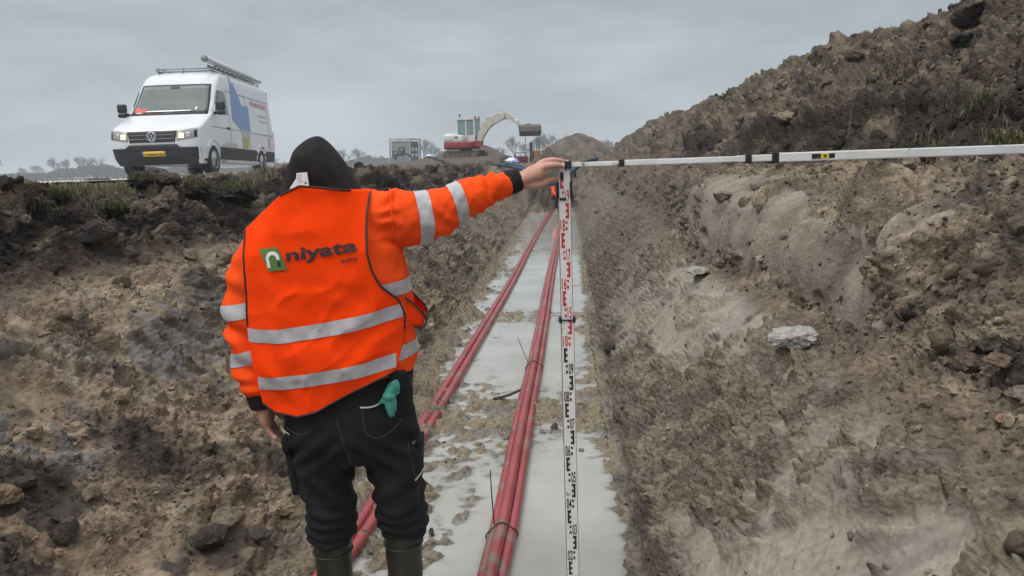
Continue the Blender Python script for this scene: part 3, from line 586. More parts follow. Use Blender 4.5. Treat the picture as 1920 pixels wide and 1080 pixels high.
def jf(v,n):
    x,y,z=v[:,0],v[:,1],v[:,2]
    arm=sstep(.16,.24,x)
    el=np.exp(-((x-.345)/.05)**2)
    w=arm*(.006*pn(x*9+z*7,y*8+z*10,3)+el*.0055*np.sin((x*1.0+(z-1.5)*1.1)*95+2.5*pn(x*10,z*10,4))*np.clip(.6-n[:,2],0,1.4)+.004*pn(x*28-z*18,y*24,6)+.0022*pn(x*50,z*50,9))
    w+=arm*np.exp(-((x-.50)/.06)**2)*.004*np.sin(x*160+z*60)
    w+=np.exp(-((x-.205)/.03)**2)*sstep(1.38,1.45,z)*.006*np.sin(z*150+3*pn(x*20,z*14,8))
    la=sstep(-.2,-.235,x)
    w+=la*(.009*np.sin(z*62+x*40+2*pn(x*8,z*9,12))*np.exp(-((z-1.16)/.16)**2)+.006*pn(x*14,z*20,13)+.006*np.sin(z*130)*np.exp(-((z-.985)/.04)**2))
    tr=(1-arm)*(1-la); w+=tr*(.010*pn(x*9,z*7,14)+.005*pn(x*22,z*16,15)+.010*np.sin((z+x*.5)*60)*np.exp(-((x-.22)/.06)**2)*.6)
    return w
displace(jme,jf); jacket=fin(jme,'jacket',M['orange_jacket'],person)
def band(src,planes,box,name,m,parent,off=.0025):
    """strip of a garment between planes [(point,normal)...] kept inside box, lifted off the cloth"""
    bm=bmesh.new(); bm.from_mesh(src.data)
    lo,hi=box; kill=[v for v in bm.verts if any(v.co[i]<lo[i]-.04 or v.co[i]>hi[i]+.04 for i in range(3))]
    bmesh.ops.delete(bm,geom=kill,context='VERTS')
    for p,nrm in planes:
        g=bm.verts[:]+bm.edges[:]+bm.faces[:]; bmesh.ops.bisect_plane(bm,geom=g,plane_co=p,plane_no=nrm,clear_outer=True)
    bm.normal_update()
    for v in bm.verts: v.co+=v.normal*off
    me=D.meshes.new(name); bm.to_mesh(me); bm.free(); return fin(me,name,m,parent)
def armband(x0,z0,x1,z1,w,lab=None):
    # slanted band on the right sleeve, through upper edge point (x0,z0) and lower (x1,z1), width w
    d=Vector((x1-x0,0,z1-z0)).normalized(); nrm=Vector((-d.z,0,d.x)); nrm=nrm if nrm.x>0 else -nrm; nrm=(nrm+Vector((0,.30,0))).normalized()
    p=Vector((x0,.0,z0)); p2=p+Vector((w,0,0))
    return band(jacket,[(p+Vector((0,.02,0)),-nrm),(p2+Vector((0,.02,0)),nrm)],((.2,-.3,1.3),(.6,.4,1.8)),'reflective_band',M['reflective'],jacket)
armband(.262,1.565,.275,1.40,.046); armband(.370,1.585,.408,1.44,.043)
for z0,z1,t in((1.205,1.25,-.12),(1.058,1.103,-.18)):
    nn=Vector((t,0,1)).normalized(); px=-.27
    band(jacket,[(Vector((px,0,z1)),nn),(Vector((px,0,z0)),-nn)],((-.40,-.2,1.0),(-.205,.25,1.3)),'reflective_band',M['reflective'],jacket)
for z0,z1 in((1.262,1.305),(1.062,1.108)):
    nn=Vector((-.1,0,1)).normalized(); px=.24
    band(jacket,[(Vector((px,0,z1)),nn),(Vector((px,0,z0)),-nn)],((.12,-.3,1.0),(.36,.3,1.4)),'reflective_band',M['reflective'],jacket)
V,F=T([(.548,.146,1.573),(.566,.155,1.5785),(.580,.161,1.582),(.595,.166,1.586)],[.0395,.0405,.039,.0365],24,4,(0,1,0)); o=mesh_obj('cuff',V,F,M['black_knit'],jacket)
V,F=T([(-.241,-.045,.962),(-.238,-.045,.935),(-.236,-.043,.915)],[.043,.041,.037],24,4,(0,1,0)); mesh_obj('cuff',V,F,M['black_knit'],jacket)
sb=MB(); a_=np.linspace(-1.9,1.9,40)
sb.tube([(.200+.012*math.cos(q),.012-.094*math.cos(q*.8),1.482+.094*math.sin(q*.85)) for q in a_],.0022,6); sb.build('shoulder_seam',M['orange_jacket'],jacket,True)
# -- vest
zi=[.90,.95,1.054,1.137,1.186,1.332,1.43,1.475,1.52,1.60]; xl=[-.200,-.206,-.226,-.238,-.234,-.226,-.226,-.226,-.198,-.15]
zr_=[.90,.95,1.038,1.12,1.16,1.20,1.252,1.30,1.35,1.40,1.51,1.571,1.6]; xr=[.12,.150,.203,.224,.232,.236,.222,.176,.155,.146,.142,.146,.146]
ub=[-1,-.8,-.35,0,.5,1]; zb=[.95,.922,.915,.930,.985,1.04]; ut=[-1,-.85,-.5,-.2,.2,.6,1]; zt=[1.475,1.52,1.575,1.597,1.590,1.580,1.573]
def vy(x,z):
    """back surface of the vest"""
    x=np.asarray(x,float);z=np.asarray(z,float)
    a=.262; n=2.5; b=.176-.02*sstep(1.1,.92,z)
    y=-b*np.clip(1-(np.abs(x-.0)/a)**n,0,1)**(1/n)
    up=np.clip(z-1.40,0,1); sd=sstep(.07,.19,np.abs(x+.02)); y=y+up*(.10+.22*sd)+up**2*(.2+2.4*sd)
    # cloth folds
    cr=lambda a,b,sd:(1-np.abs(pn(a,b,sd)))**4
    f=.010*pn(x*5.5+z*1.5,z*2.2,21)*sstep(1.55,1.2,z)+.005*pn(x*8-z*8,z*6+x*4,22)+.0065*cr(x*3.2+z*5.5,z*2.2-x*5,28)+.0050*cr(x*4.5-z*6.5,z*3+x*3,34)*sstep(1.5,1.25,z)+.0045*cr(x*7,z*1.6,35)*sstep(1.25,1.0,z)+.002*pn(x*22+z*9,z*15,23)+.0012*pn(x*46,z*38,29)
    f=f+.006*np.sin((z*1.0-x*.75)*46+2*pn(x*5,z*5,24))*np.exp(-((x-.17)/.09)**2-((z-1.15)/.13)**2)
    f=f+.004*np.sin((z*.9+x*1.2)*52+2*pn(x*6,z*6,25))*np.exp(-((x+.15)/.08)**2-((z-1.09)/.12)**2)
    f=f+.010*pn(x*10,z*3,26)*sstep(1.05,.93,z)
    f=f+.004*np.sin(z*80+8*x*x*30)*np.exp(-((x-.05)/.1)**2-((z-1.27)/.07)**2)*.5
    f=f*(1-.85*np.exp(-((x+.02)/.19)**4-((z-1.395)/.065)**4))
    return y-f
NU,NV=110,130
def vgrid(front):
    G=np.zeros((NV+1,NU+1,3))
    for i in range(NU+1):
        u=math.sin((i/NU-.5)*math.pi)*.35+(i/NU-.5)*2*.65
        z=np.interp(u,ub,zb)+(np.interp(u,ut,zt)-np.interp(u,ub,zb))*np.arange(NV+1)/NV
        X0_=np.interp(z,zi,xl);X1_=np.interp(z,zr_,xr); x=X0_+(X1_-X0_)*(u+1)/2
        y=vy(x,z)
        if front: 
            up=np.clip(z-1.40,0,1); bq=.176*np.clip(1-(np.abs(x)/.262)**2.5,0,1)**.4; y=bq+.012*pn(x*6,z*5,27)-up*.35-up**2*1.2+.0
            x=x+.045*np.exp(-((z-1.17)/.05)**2)*sstep(.4,1.,u)
            y=np.where(z>1.52,np.maximum(y,.02),y)
        G[:,i,0]=x;G[:,i,1]=y;G[:,i,2]=z
    return G
GB=vgrid(False); GF=vgrid(True)
w=NU+1; idx=np.arange((NV+1)*w).reshape(NV+1,w)
Fq=np.stack([idx[:-1,:-1],idx[:-1,1:],idx[1:,1:],idx[1:,:-1]],-1).reshape(-1,4)
nb=(NV+1)*w
kv=[k for k in range(NV) if GB[k,0,2]<1.19]; kr=[k for k in range(NV) if GB[k,-1,2]<1.17]
F=[tuple(f) for f in Fq]+[tuple(int(i)+nb for i in f[::-1]) for f in Fq]
F+=[(idx[k,0],idx[k+1,0],idx[k+1,0]+nb,idx[k,0]+nb) for k in kv]+[(idx[k,-1]+nb,idx[k+1,-1]+nb,idx[k+1,-1],idx[k,-1]) for k in kr]
# shoulder seams: join the front to the back along the top outside the neck
kt=[i for i in range(NU) if (GB[-1,i,0]<-.125 or GB[-1,i,0]>.085)]
F+=[(idx[-1,i],idx[-1,i+1],idx[-1,i+1]+nb,idx[-1,i]+nb) for i in kt]
vest=mesh_obj('vest',np.vstack([GB.reshape(-1,3),GF.reshape(-1,3)]),[tuple(int(i) for i in f) for f in F],M['orange_vest'],person)
sol=vest.modifiers.new('cloth','SOLIDIFY'); sol.thickness=.002; sol.offset=-1
pb=MB(); 
off=np.array((0,-.0015,0))
pb.tube([GB[k,0]+off for k in range(max(kv),NV+1,2)],.0036,6); pb.tube([GB[k,-1]+off for k in range(max(kr)-2,NV+1,2)],.0036,6)
pb.tube([GF[k,-1] for k in range(max(kr)-2,NV+1,2)],.0036,6)
pb.tube([GB[0,i]+off*.5 for i in range(0,NU+1,2)],.0026,6); pb.tube([GB[-1,i]+off for i in range(30,91,2)],.0030,6)
pb.build('piping',M['piping'],vest,True)
# flap of the front panel hanging out past the side
fl_=[(.205,-.055,1.262),(.235,-.05,1.243),(.262,-.03,1.212),(.281,-.005,1.178),(.284,.0,1.158),(.272,-.015,1.143),(.252,-.035,1.150),(.228,-.06,1.18),(.205,-.075,1.215)]
fb=MB(); n_=len(fl_); cc_=np.mean(fl_,0)+np.array((0,-.016,0)); Vv=[]; 
fb.add([tuple(cc_)]+fl_,[(0,1+i,1+(i+1)%n_) for i in range(n_)]); fp=fb.build('side_flap',M['orange_vest'],vest,True)
sm=fp.modifiers.new('round','SUBSURF'); sm.levels=2; sm.render_levels=2; so=fp.modifiers.new('cloth','SOLIDIFY'); so.thickness=.004
MB().tube(catmull(np.array(fl_[:7]),5)+np.array((.003,-.004,0)),.0033,6).build('flap_edge',M['piping'],fp,True)
def vpatch(P2,n=(1,1)): pass
def vmap(V2,off=-.0035): 
    V2=np.asarray(V2,float); y=vy(V2[:,0],V2[:,1])+off; return np.stack([V2[:,0],y,V2[:,1]],1)
def stripe(ctr,width,x0,x1):
    xs=np.linspace(x0,x1,90); V2=[];nn=9
    zc=np.interp(xs,[c[0] for c in ctr],[c[1] for c in ctr]); k=np.ones(15)/15; zc=np.convolve(np.pad(zc,7,'edge'),k,'valid')
    for j in range(nn): V2+=[(x,z+(j/(nn-1)-.5)*width) for x,z in zip(xs,zc)]
    F=[(j*90+i,j*90+i+1,(j+1)*90+i+1,(j+1)*90+i) for j in range(nn-1) for i in range(89)]
    o=mesh_obj('reflective_band',vmap(V2,-.0030),F,M['reflective'],vest); return o
stripe([(-.25,1.160),(-.13,1.163),(-.01,1.178),(.12,1.198),(.24,1.222)],.0415,-.2355,.231)
stripe([(-.24,1.012),(-.12,1.021),(-.01,1.037),(.1,1.052),(.21,1.074)],.0415,-.2115,.206)
def flatpoly(P2,name,m,off,parent,nsub=4):
    bm=bmesh.new(); vs_=[bm.verts.new((p[0],p[1],0)) for p in P2]; bm.faces.new(vs_); bmesh.ops.triangulate(bm,faces=bm.faces[:])
    bmesh.ops.subdivide_edges(bm,edges=bm.edges[:],cuts=nsub,use_grid_fill=True); bm.verts.index_update()
    V2=[(v.co.x,v.co.y) for v in bm.verts]; F=[[v.index for v in f.verts] for f in bm.faces]; bm.free()
    return mesh_obj(name,vmap(V2,off),F,m,parent)
lg=flatpoly([(-.166,1.4205),(-.108,1.4265),(-.081,1.362),(-.140,1.355)],'logo_panel',M['logo_green'],-.004,vest,6)
def ribbon2(pts,wd):
    pts=np.array(pts,float); t=np.gradient(pts,axis=0); t/=np.linalg.norm(t,axis=1,keepdims=True); n=np.stack([-t[:,1],t[:,0]],1); a=pts+n*wd/2; b=pts-n*wd/2
    m=len(pts); return np.vstack([a,b]),[(i,i+1,m+i+1,m+i) for i in range(m-1)]
arc=[(-.1365+.002*0,1.3665),(-.139,1.385)]+[(-.1235+.0165*math.cos(q),1.3925+.0165*math.sin(q)) for q in np.linspace(math.pi*.98,math.pi*.10,14)]+[(-.1065,1.390)]
V2,F=ribbon2(arc,.0105); mesh_obj('logo_arch',vmap(V2,-.0055),F,M['logo_white'],vest)
V2,F=ribbon2([(-.1062,1.3845),(-.1045,1.370)],.009); mesh_obj('logo_stem',vmap(V2,-.0055),F,M['logo_dark'],vest)
def lettering(txt,x0,x1,zl,zr2,h,bold,name):
    V,F=textmesh(txt,1.,bold); a=V.min(0);b=V.max(0); base=0.
    bm=bmesh.new(); vv=[bm.verts.new(v) for v in V]; [bm.faces.new([vv[i] for i in f]) for f in F]; bmesh.ops.triangulate(bm,faces=bm.faces[:])
    for q in range(2): bmesh.ops.subdivide_edges(bm,edges=[e for e in bm.edges if e.calc_length()>.06],cuts=1); bmesh.ops.triangulate(bm,faces=bm.faces[:])
    bm.verts.index_update(); V=np.array([v.co[:] for v in bm.verts]); F=[[v.index for v in f.verts] for f in bm.faces]; bm.free()
    sx=(x1-x0)/(b[0]-a[0]); V2=np.stack([x0+(V[:,0]-a[0])*sx, V[:,1]*h+zl+(zr2-zl)*(V[:,0]-a[0])/(b[0]-a[0])],1)
    V2[:,0]+= -.12*(V2[:,1]-zl)*0
    return mesh_obj(name,vmap(V2,-.0038),F,M['logo_dark'],vest,False)
lettering('niyata',-.083,.120,1.385,1.4075,.0500,.030,'lettering')
lettering('infra',.074,.119,1.3745,1.3795,.0175,.02,'lettering')
# -- hood
HR=[((-.020,.03,1.738),.004,.008),((-.021,.025,1.731),.019,.032),((-.024,.025,1.714),.040,.066),((-.026,.025,1.69),.061,.092),((-.023,.025,1.655),.082,.110),((-.018,.025,1.62),.097,.115),((-.009,.025,1.585),.109,.112),((-.002,.025,1.55),.118,.108),((.0,.03,1.51),.12,.10)]
NH=48;Vh=[]
Hs=catmull(np.array([[*c,rx,ry] for c,rx,ry in HR]),5)
for cx,cy,cz,rx,ry in Hs:
    for k in range(NH):
        a=2*math.pi*k/NH; Vh.append((cx+rx*math.sin(a),cy-ry*math.cos(a),cz))
Vh=np.array(Vh); 
Vh[:,1]-= .007*(1-np.abs(pn(Vh[:,0]*9+Vh[:,2]*5,Vh[:,2]*4-Vh[:,0]*6,36)))**4*sstep(1.72,1.66,Vh[:,2])+.008*pn(Vh[:,0]*11,Vh[:,2]*9,31)+.004*pn(Vh[:,0]*25+Vh[:,2]*18,Vh[:,2]*14,32)+.005*np.sin((Vh[:,2]-Vh[:,0]*.6)*55)*np.exp(-((Vh[:,2]-1.60)/.04)**2)*.6
Vh[:,0]+=.005*pn(Vh[:,2]*16,Vh[:,1]*12,33)
Fh=[];mh=len(Hs)
for i in range(mh-1):
    for k in range(NH):
        # leave the front open for the face
        c=Vh[i*NH+k]
        if c[1]>.095 and 1.49<c[2]<1.675 and abs(c[0]-hx)<.075: continue
        Fh.append((i*NH+k,i*NH+(k+1)%NH,(i+1)*NH+(k+1)%NH,(i+1)*NH+k))
Fh.append(tuple(range(NH)))
hood=mesh_obj('hood',Vh,Fh,M['black_knit'],person); so=hood.modifiers.new('cloth','SOLIDIFY'); so.thickness=.004; so.offset=-1
hs_=MB(); hs_.tube([(float(Hs[i][0]),float(Hs[i][1]-Hs[i][4]-.0005),float(Hs[i][2])) for i in range(3,mh-4)],.0016,5); hs_.build('hood_seam',M['black_knit'],hood,True)
tgm=MB(); tgm.add([(-.060,-.1030,1.592),(-.020,-.1035,1.595),(-.024,-.0985,1.634),(-.055,-.0965,1.633)],[(0,1,2,3)]); 
tgm.add([(-.080,-.097,1.588),(-.061,-.1025,1.592),(-.057,-.099,1.618)],[(0,1,2)])
tg=tgm.build('label_tag',M['white_tag'],hood); so=tg.modifiers.new('c','SOLIDIFY'); so.thickness=.001
pr=MB()
for k,(a,b) in enumerate(((.06,.8),(.06,.55),(.06,.9),(.1,.6))):
    z=1.629-k*.0065; pr.box((-.054+.03*(a+b)/2+.0,-.0990-.0010*k,z-.002),(.03*(b-a),.0012,.0022))
pr.box((-.029,-.1030,1.603),(.008,.0012,.008)); pr.build('print',M['tag_print'],tg)
# -- trousers
hips=T([(.02,.0,1.06),(.025,0,.98),(.025,.0,.88),(.03,0,.80),(.045,0,.72)],[(.205,.135),(.212,.145),(.205,.150),(.195,.145),(.15,.11)],36,5,(0,1,0),2.4)
lL=T([(-.06,0,.86),(-.066,0,.76),(-.064,0,.66),(-.058,.0,.56),(-.060,.0,.49),(-.060,0,.455),(-.058,0,.432)],[(.116,.135),(.103,.118),(.091,.102),(.082,.090),(.079,.084),(.077,.081),(.065,.070)],28,5,(0,1,0))
rL=T([(.118,0,.86),(.142,0,.76),(.160,0,.66),(.172,.0,.56),(.176,.0,.50),(.176,0,.475),(.174,0,.452)],[(.116,.135),(.102,.118),(.090,.102),(.081,.090),(.080,.084),(.078,.081),(.067,.070)],28,5,(0,1,0))
tme=remesh([hips,lL,rL],.006,4)
def tf(v,n):
    x,y,z=v[:,0],v[:,1],v[:,2]; lo=sstep(.66,.52,z); md=np.exp(-((z-.62)/.09)**2)
    w=lo*.0045*np.sin(z*150+3*pn(x*9,z*9+y*6,41)+x*18)+md*.006*np.sin(z*62-np.abs(x-.05)*60+2.5*pn(x*6,z*6,42))+.010*pn(x*8,z*7+y*4,43)+.005*pn(x*18+z*6,z*22+y*12,44)
    w+=np.exp(-((z-.77)/.06)**2)*.007*np.sin((z+np.abs(x-.05)*.9)*85)
    return w
displace(tme,tf); trousers=fin(tme,'trousers',M['trouser'],person)
def ty(x,z):
    # back surface of trousers
    from mathutils.bvhtree import BVHTree
    global _bv
    try: _bv
    except NameError: 
        bm=bmesh.new(); bm.from_mesh(trousers.data); _bv=BVHTree.FromBMesh(bm); bm.free()
    h=_bv.ray_cast(Vector((x,-1,z)),Vector((0,1,0))); return h[0].y if h[0] else -.12
def ontr(P2,r,name,m,par):
    P2=catmull(np.array([(a,b,0) for a,b in P2]),8); MB().tube([(p[0],ty(p[0],p[1])-r*.4,p[1]) for p in P2],r,6).build(name,m,par,True)
ontr([(.092,.933),(.125,.930),(.152,.940),(.170,.955)],.0028,'pocket_piping',M['white_trim'],trousers)
ontr([(.098,.925),(.103,.87),(.112,.845),(.140,.832),(.175,.845),(.205,.872)],.0013,'pocket_seam',M['seam'],trousers)
ontr([(-.15,.86),(-.12,.85),(-.09,.852),(-.06,.87)],.0013,'pocket_seam',M['seam'],trousers)
ontr([(.020,.90),(.030,.85),(.040,.80),(.048,.75)],.0014,'seat_seam',M['seam'],trousers)
ontr([(.215,.80),(.222,.74),(.232,.68),(.238,.62),(.238,.56)],.0013,'side_seam',M['seam'],trousers)
ontr([(.232,.66),(.245,.667),(.252,.674)],.0026,'leg_piping',M['white_trim'],trousers)
ontr([(-.165,.84),(-.155,.838),(-.145,.835)],.0022,'leg_piping',M['white_trim'],trousers)
for bxs in ((((-.160,.0,.70),(.026,.11,.17),-.10,.01),((-.168,-.01,.79),(.026,.12,.05),-.10,.008)),(((.238,.02,.70),(.020,.10,.15),.08,.008),)):
    pk=MB()
    for c_,d_,a_2,b_ in bxs: pk.box(c_,d_,rot=Matrix.Rotation(a_2,3,'Y'),bev=b_)
    pk.build('cargo_pocket',M['trouser'],trousers,True)
bt=MB(); bt.box((.205,-.105,1.005),(.055,.03,.05),rot=Matrix.Rotation(.2,3,'Z'),bev=.008); bt.build('belt_pouch',M['black_knit'],trousers,True)
# -- boots
for cx,zt_ in((-.062,.455),(.172,.475)):
    b=remesh([T([(cx,0,zt_),(cx,0,.38),(cx,.0,.25),(cx,.0,.13),(cx,.0,.04),(cx,.0,-.01)],[(.061,.066),(.060,.065),(.056,.062),(.050,.058),(.050,.062),(.050,.064)],24,5,(0,1,0)),
      T([(cx,-.05,.035),(cx,.05,.04),(cx,.13,.035),(cx,.19,.025)],[(.045,.04),(.05,.045),(.052,.04),(.04,.028)],20,5,(0,0,1))],.006,3)
    displace(b,lambda v,n:.0025*pn(v[:,0]*12,v[:,2]*18,51)+.0035*np.sin(v[:,2]*80+v[:,0]*40)*np.exp(-((v[:,2]-.2)/.06)**2))
    bo=fin(b,'boot',M['rubber_boot'],person)
    MB().tube([(cx+.0635*math.cos(a),.068*math.sin(a),zt_-.055) for a in np.linspace(0,2*math.pi,30)],.003,6).build('boot_rim',M['rubber_boot'],bo,True)
hm=remesh([ell((hx,.012,1.612),(.074,.086,.104))],.006,1); fin(hm,'hair',M['hair'],body)
# -- glove hanging out of the back pocket
def gl(x,z): return ty(x,z)
gx,gy=.178,ty(.178,.95)-.014
gme=remesh([T([(gx+.012,gy,1.0),(gx+.004,gy-.006,.975),(gx,gy-.008,.955)],[.010,.016,.017],14),ell((gx+.001,gy-.012,.962),(.020,.014,.015)),
  T([(gx-.002,gy-.008,.955),(gx+.000,gy-.009,.925),(gx+.006,gy-.006,.897)],[.013,.0125,.009],14),T([(gx-.01,gy-.008,.955),(gx-.022,gy-.008,.945),(gx-.032,gy-.004,.940)],[.010,.008,.004],12),
  T([(gx+.014,gy+.002,1.005),(gx+.020,gy-.002,.99),(gx+.022,gy,.965)],[.014,.015,.010],14),T([(gx+.013,gy-.004,.955),(gx+.014,gy-.004,.925),(gx+.013,gy-.002,.912)],[.009,.008,.006],12)],.0028,2)
displace(gme,lambda v,n:.0012*pn(v[:,0]*90,v[:,2]*90,61)); go=fin(gme,'work_glove',M['glove'],None); go.location=L(RX,RY); go.rotation_euler=(0,0,YAW)
tag(go,'teal rubber work glove hanging out of the black back pocket','glove')

# ------------------------------------------------------------------ van
VZ=1.635
van=empty('van',(-9.2,16.33,VZ),.094); van.rotation_euler=(rad(-.9),0,.094)
tag(van,'white high-roof panel van with blue side graphic, parked on the field behind the trench','van')
VFz=[.25,.33,.4,.6,.75,.95,1.02,1.08,1.16,1.3,1.43,1.75,2.14,2.27,2.40,2.48,2.54,2.575,2.59]
VFv=[.13,.07,.04,.0,.0,.03,.06,.14,.33,.68,.97,1.29,1.58,1.70,1.86,2.02,2.22,2.5,2.95]
WZ=[.25,.4,.6,1.1,1.2,1.43,2.05,2.25,2.38,2.47,2.53,2.57,2.59]; WU=[.93,.98,1.0,1.0,.995,.98,.935,.915,.89,.845,.77,.64,.30]
vf=lambda z:np.interp(z,VFz,VFv); vw=lambda z:np.interp(z,WZ,WU)
def front(u,z,off=0):
    """front skin: v at lateral u"""
    w_=vw(z); s_=np.clip(np.abs(u)/w_,0,1)**2.0; c_=np.sqrt(np.clip(1-s_*s_,0,1)); return vf(z)+.36*(1-np.sqrt(c_))-off
zs=np.concatenate([np.linspace(.25,1.0,14),np.linspace(1.03,1.43,10),np.linspace(1.48,2.36,16),[2.41,2.46,2.5,2.53,2.555,2.575,2.588,2.59]])
NA=18; ring=[];V=[]
for z in zs:
    w_=vw(z); r=[]
    for a in np.linspace(-math.pi/2,math.pi/2,2*NA+1):
        u=w_*np.sign(math.sin(a))*abs(math.sin(a))**.5; r.append((u,front(u,z)))
    vr=5.93 if z<2.3 else 5.93-(z-2.3)*.45
    f0_=vf(z)+.36
    for t in np.linspace(0,1,30)[1:-1]: r.append((w_,f0_+(vr-.12-f0_)*t))
    for a in np.linspace(0,math.pi/2,7): r.append((w_-.12*(1-math.cos(a)),vr-.12+.12*math.sin(a)))
    for a in np.linspace(math.pi/2,0,7): r.append((-(w_-.12*(1-math.cos(a))),vr-.12+.12*math.sin(a)))
    for t in np.linspace(1,0,30)[1:-1]: r.append((-w_,f0_+(vr-.12-f0_)*t))
    V+=[(u,v,z) for u,v in r]; nR=len(r)
F=[]
for i in range(len(zs)-1):
    for k in range(nR): F.append((i*nR+k,i*nR+(k+1)%nR,(i+1)*nR+(k+1)%nR,(i+1)*nR+k))
F.append(tuple(range(nR))[::-1]); F.append(tuple(range((len(zs)-1)*nR,len(zs)*nR)))
bd=mesh_obj('body',V,F,[M['van_white'],M['arch_black']],van)
WV=(.95,4.59); cut=MB()
for v in WV:
    for s in(-1,1): cut.cyl((s*.66,v,.36),(s*1.2,v,.36),.43,28)
co=cut.build('cutter',M['arch_black']); bo_=bd.modifiers.new('arches','BOOLEAN'); bo_.operation='DIFFERENCE'; bo_.object=co; bo_.solver='EXACT'
bpy.context.view_layer.update(); me=D.meshes.new_from_object(bd.evaluated_get(bpy.context.evaluated_depsgraph_get())); bd.modifiers.clear(); bd.data=me; cm=co.data; D.objects.remove(co); D.meshes.remove(cm)
while len(me.materials)<2: me.materials.append(M['arch_black'])
for p in me.polygons:
    c=p.center; p.material_index=0; p.use_smooth=True
    for v in WV:
        if math.hypot(c.y-v,c.z-.36)<.434 and .64<abs(c.x)<1.02 and (abs(c.x)<.69 or abs(math.hypot(c.y-v,c.z-.36)-.43)<.01): p.material_index=1
me.set_sharp_from_angle(angle=rad(38))
def fskin(u0,u1,z0,z1,name,m,off=.006,nu=24,nz=8,par=van,shape=None):
    V=[];F=[]
    for j in range(nz+1):
        for i in range(nu+1):
            a,b=i/nu,j/nz
            if shape: u,z=shape(a,b)
            else: u=u0+(u1-u0)*a; z=z0+(z1-z0)*b
            w_=vw(z)
            V.append((u,float(front(u,z,off)),z))
    F=[(j*(nu+1)+i,j*(nu+1)+i+1,(j+1)*(nu+1)+i+1,(j+1)*(nu+1)+i) for j in range(nz) for i in range(nu)]
    o=mesh_obj(name,V,F,m,par); so=o.modifiers.new('t','SOLIDIFY'); so.thickness=off*.9; so.offset=-1; 
    bm=bmesh.new(); bm.from_mesh(o.data); bmesh.ops.recalc_face_normals(bm,faces=bm.faces)
    bm.faces.ensure_lookup_table()
    if bm.faces[0].normal.y>0: bmesh.ops.reverse_faces(bm,faces=bm.faces)
    bm.to_mesh(o.data); bm.free(); return o
# windscreen with rim, grille, lamps, bumper
fskin(0,0,0,0,'windscreen_rim',M['plastic_black'],.006,shape=lambda a,b:((a*2-1)*(.905-.085*b),1.41+.77*b))
ws=fskin(0,0,0,0,'windscreen',M['van_glass'],.013,shape=lambda a,b:((a*2-1)*(.86-.085*b),1.45+.69*b))
fskin(-.80,-.55,1.47,1.60,'parking_card',M['red_paper'],.017,8,4,ws,shape=lambda a,b:(-.80+.27*a-.02*b,1.48+(.10+.03*math.sin(a*7))*b))
fskin(-.76,-.58,1.46,1.485,'paper',M['paper'],.017,6,2,ws); fskin(.60,.64,1.52,1.60,'windscreen_sticker',M['paper'],.017,3,3,ws)
fskin(-.10,.10,2.07,2.13,'mirror_mount',M['plastic_black'],.017,4,3,ws)
for s in(-1,1):
    MB().tube([(s*.1,float(front(.1,1.47))-.02,1.47),(s*.35,float(front(.35,1.49))-.022,1.49),(s*.62,float(front(.62,1.475))-.02,1.475)],.010,6,4).build('wiper',M['plastic_black'],van,True)
gr=fskin(0,0,0,0,'grille',M['van_black'],.012,shape=lambda a,b:((a*2-1)*(.50+.04*b),.735+.235*b))
for z in(.80,.885): fskin(-.50,.50,z,z+.018,'grille_bar',M['g_grey'] if z>9 else M['line'],.018,20,1,gr)
fskin(-.55,.55,.975,1.0,'grille_trim',M['van_white'],.016,20,2,gr)
bg_=empty('badge',(0,float(front(0,.86))-.025,.86)); bg_.parent=gr
MB().tube([(0,0,0),(0,.018,0)],.105,28).build('badge_disc',M['van_black'],bg_,True)
lo=MB(); lo.tube([(.098*math.cos(a),-.004,.098*math.sin(a)) for a in np.linspace(0,2*math.pi,33)],.010,8)
def stroke(a,b,w=.017):
    a=Vector((a[0],-.002,a[1]));b=Vector((b[0],-.002,b[1])); t=(b-a).normalized(); n=Vector((-t.z,0,t.x))*w/2; lo.prism([a-n,b-n,b+n,a+n],(0,-.008,0))
stroke((-.045,.082),(-.012,.014));stroke((.045,.082),(.012,.014));stroke((-.014,.016),(.014,.016),.014)
for k in(-1,1): stroke((k*.082,.045),(k*.040,-.075)); stroke((k*.040,-.075),(k*.006,.000))
lo.build('badge_emblem',M['chrome'],bg_)
for s in(-1,1):
    hl=fskin(0,0,0,0,'headlight',M['lamp_glass'],.012,14,6,shape=lambda a,b,s=s:(s*(.545+.415*a),(.765+.06*a)+(.205-.02*a+.035*a)*b))
    fskin(0,0,0,0,'lamp_lens',M['lamp_on'],.017,6,6,hl,shape=lambda a,b,s=s:(s*(.585+.11*a),.815+.11*b))
    fskin(0,0,0,0,'lamp_reflector',M['chrome'],.016,6,6,hl,shape=lambda a,b,s=s:(s*(.74+.09*a),.85+.09*b))
    fskin(0,0,0,0,'lamp_corner',M['van_black'],.017,4,6,hl,shape=lambda a,b,s=s:(s*(.905+.055*a),.835+.16*b))
bp=fskin(0,0,0,0,'bumper',M['van_black'],.014,40,10,shape=lambda a,b:((a*2-1)*vw(.26+.30*b)*.999,.26+(.355+.075*(1-sstep(.52,.62,abs(a*2-1))))*b-.02*(1-b)))
for z in(.34,.41,.55): fskin(-.62,.62,z,z+.012,'bumper_slot',M['arch_black'],.019,16,1,bp)
pl=fskin(-.26,.26,.425,.535,'number_plate',M['plate'],.026,6,2,bp); fskin(-.26,-.222,.425,.535,'plate_strip',M['plate_blue'],.0275,1,2,pl)
V,F=textmesh('V-065-HD',1,.02); V=fit(V,-.20,.25,.445,.515); mesh_obj('plate_number',[(v[0],float(front(0,.48))-.0285,v[1]) for v in V],F,M['mark_black'],pl,False)
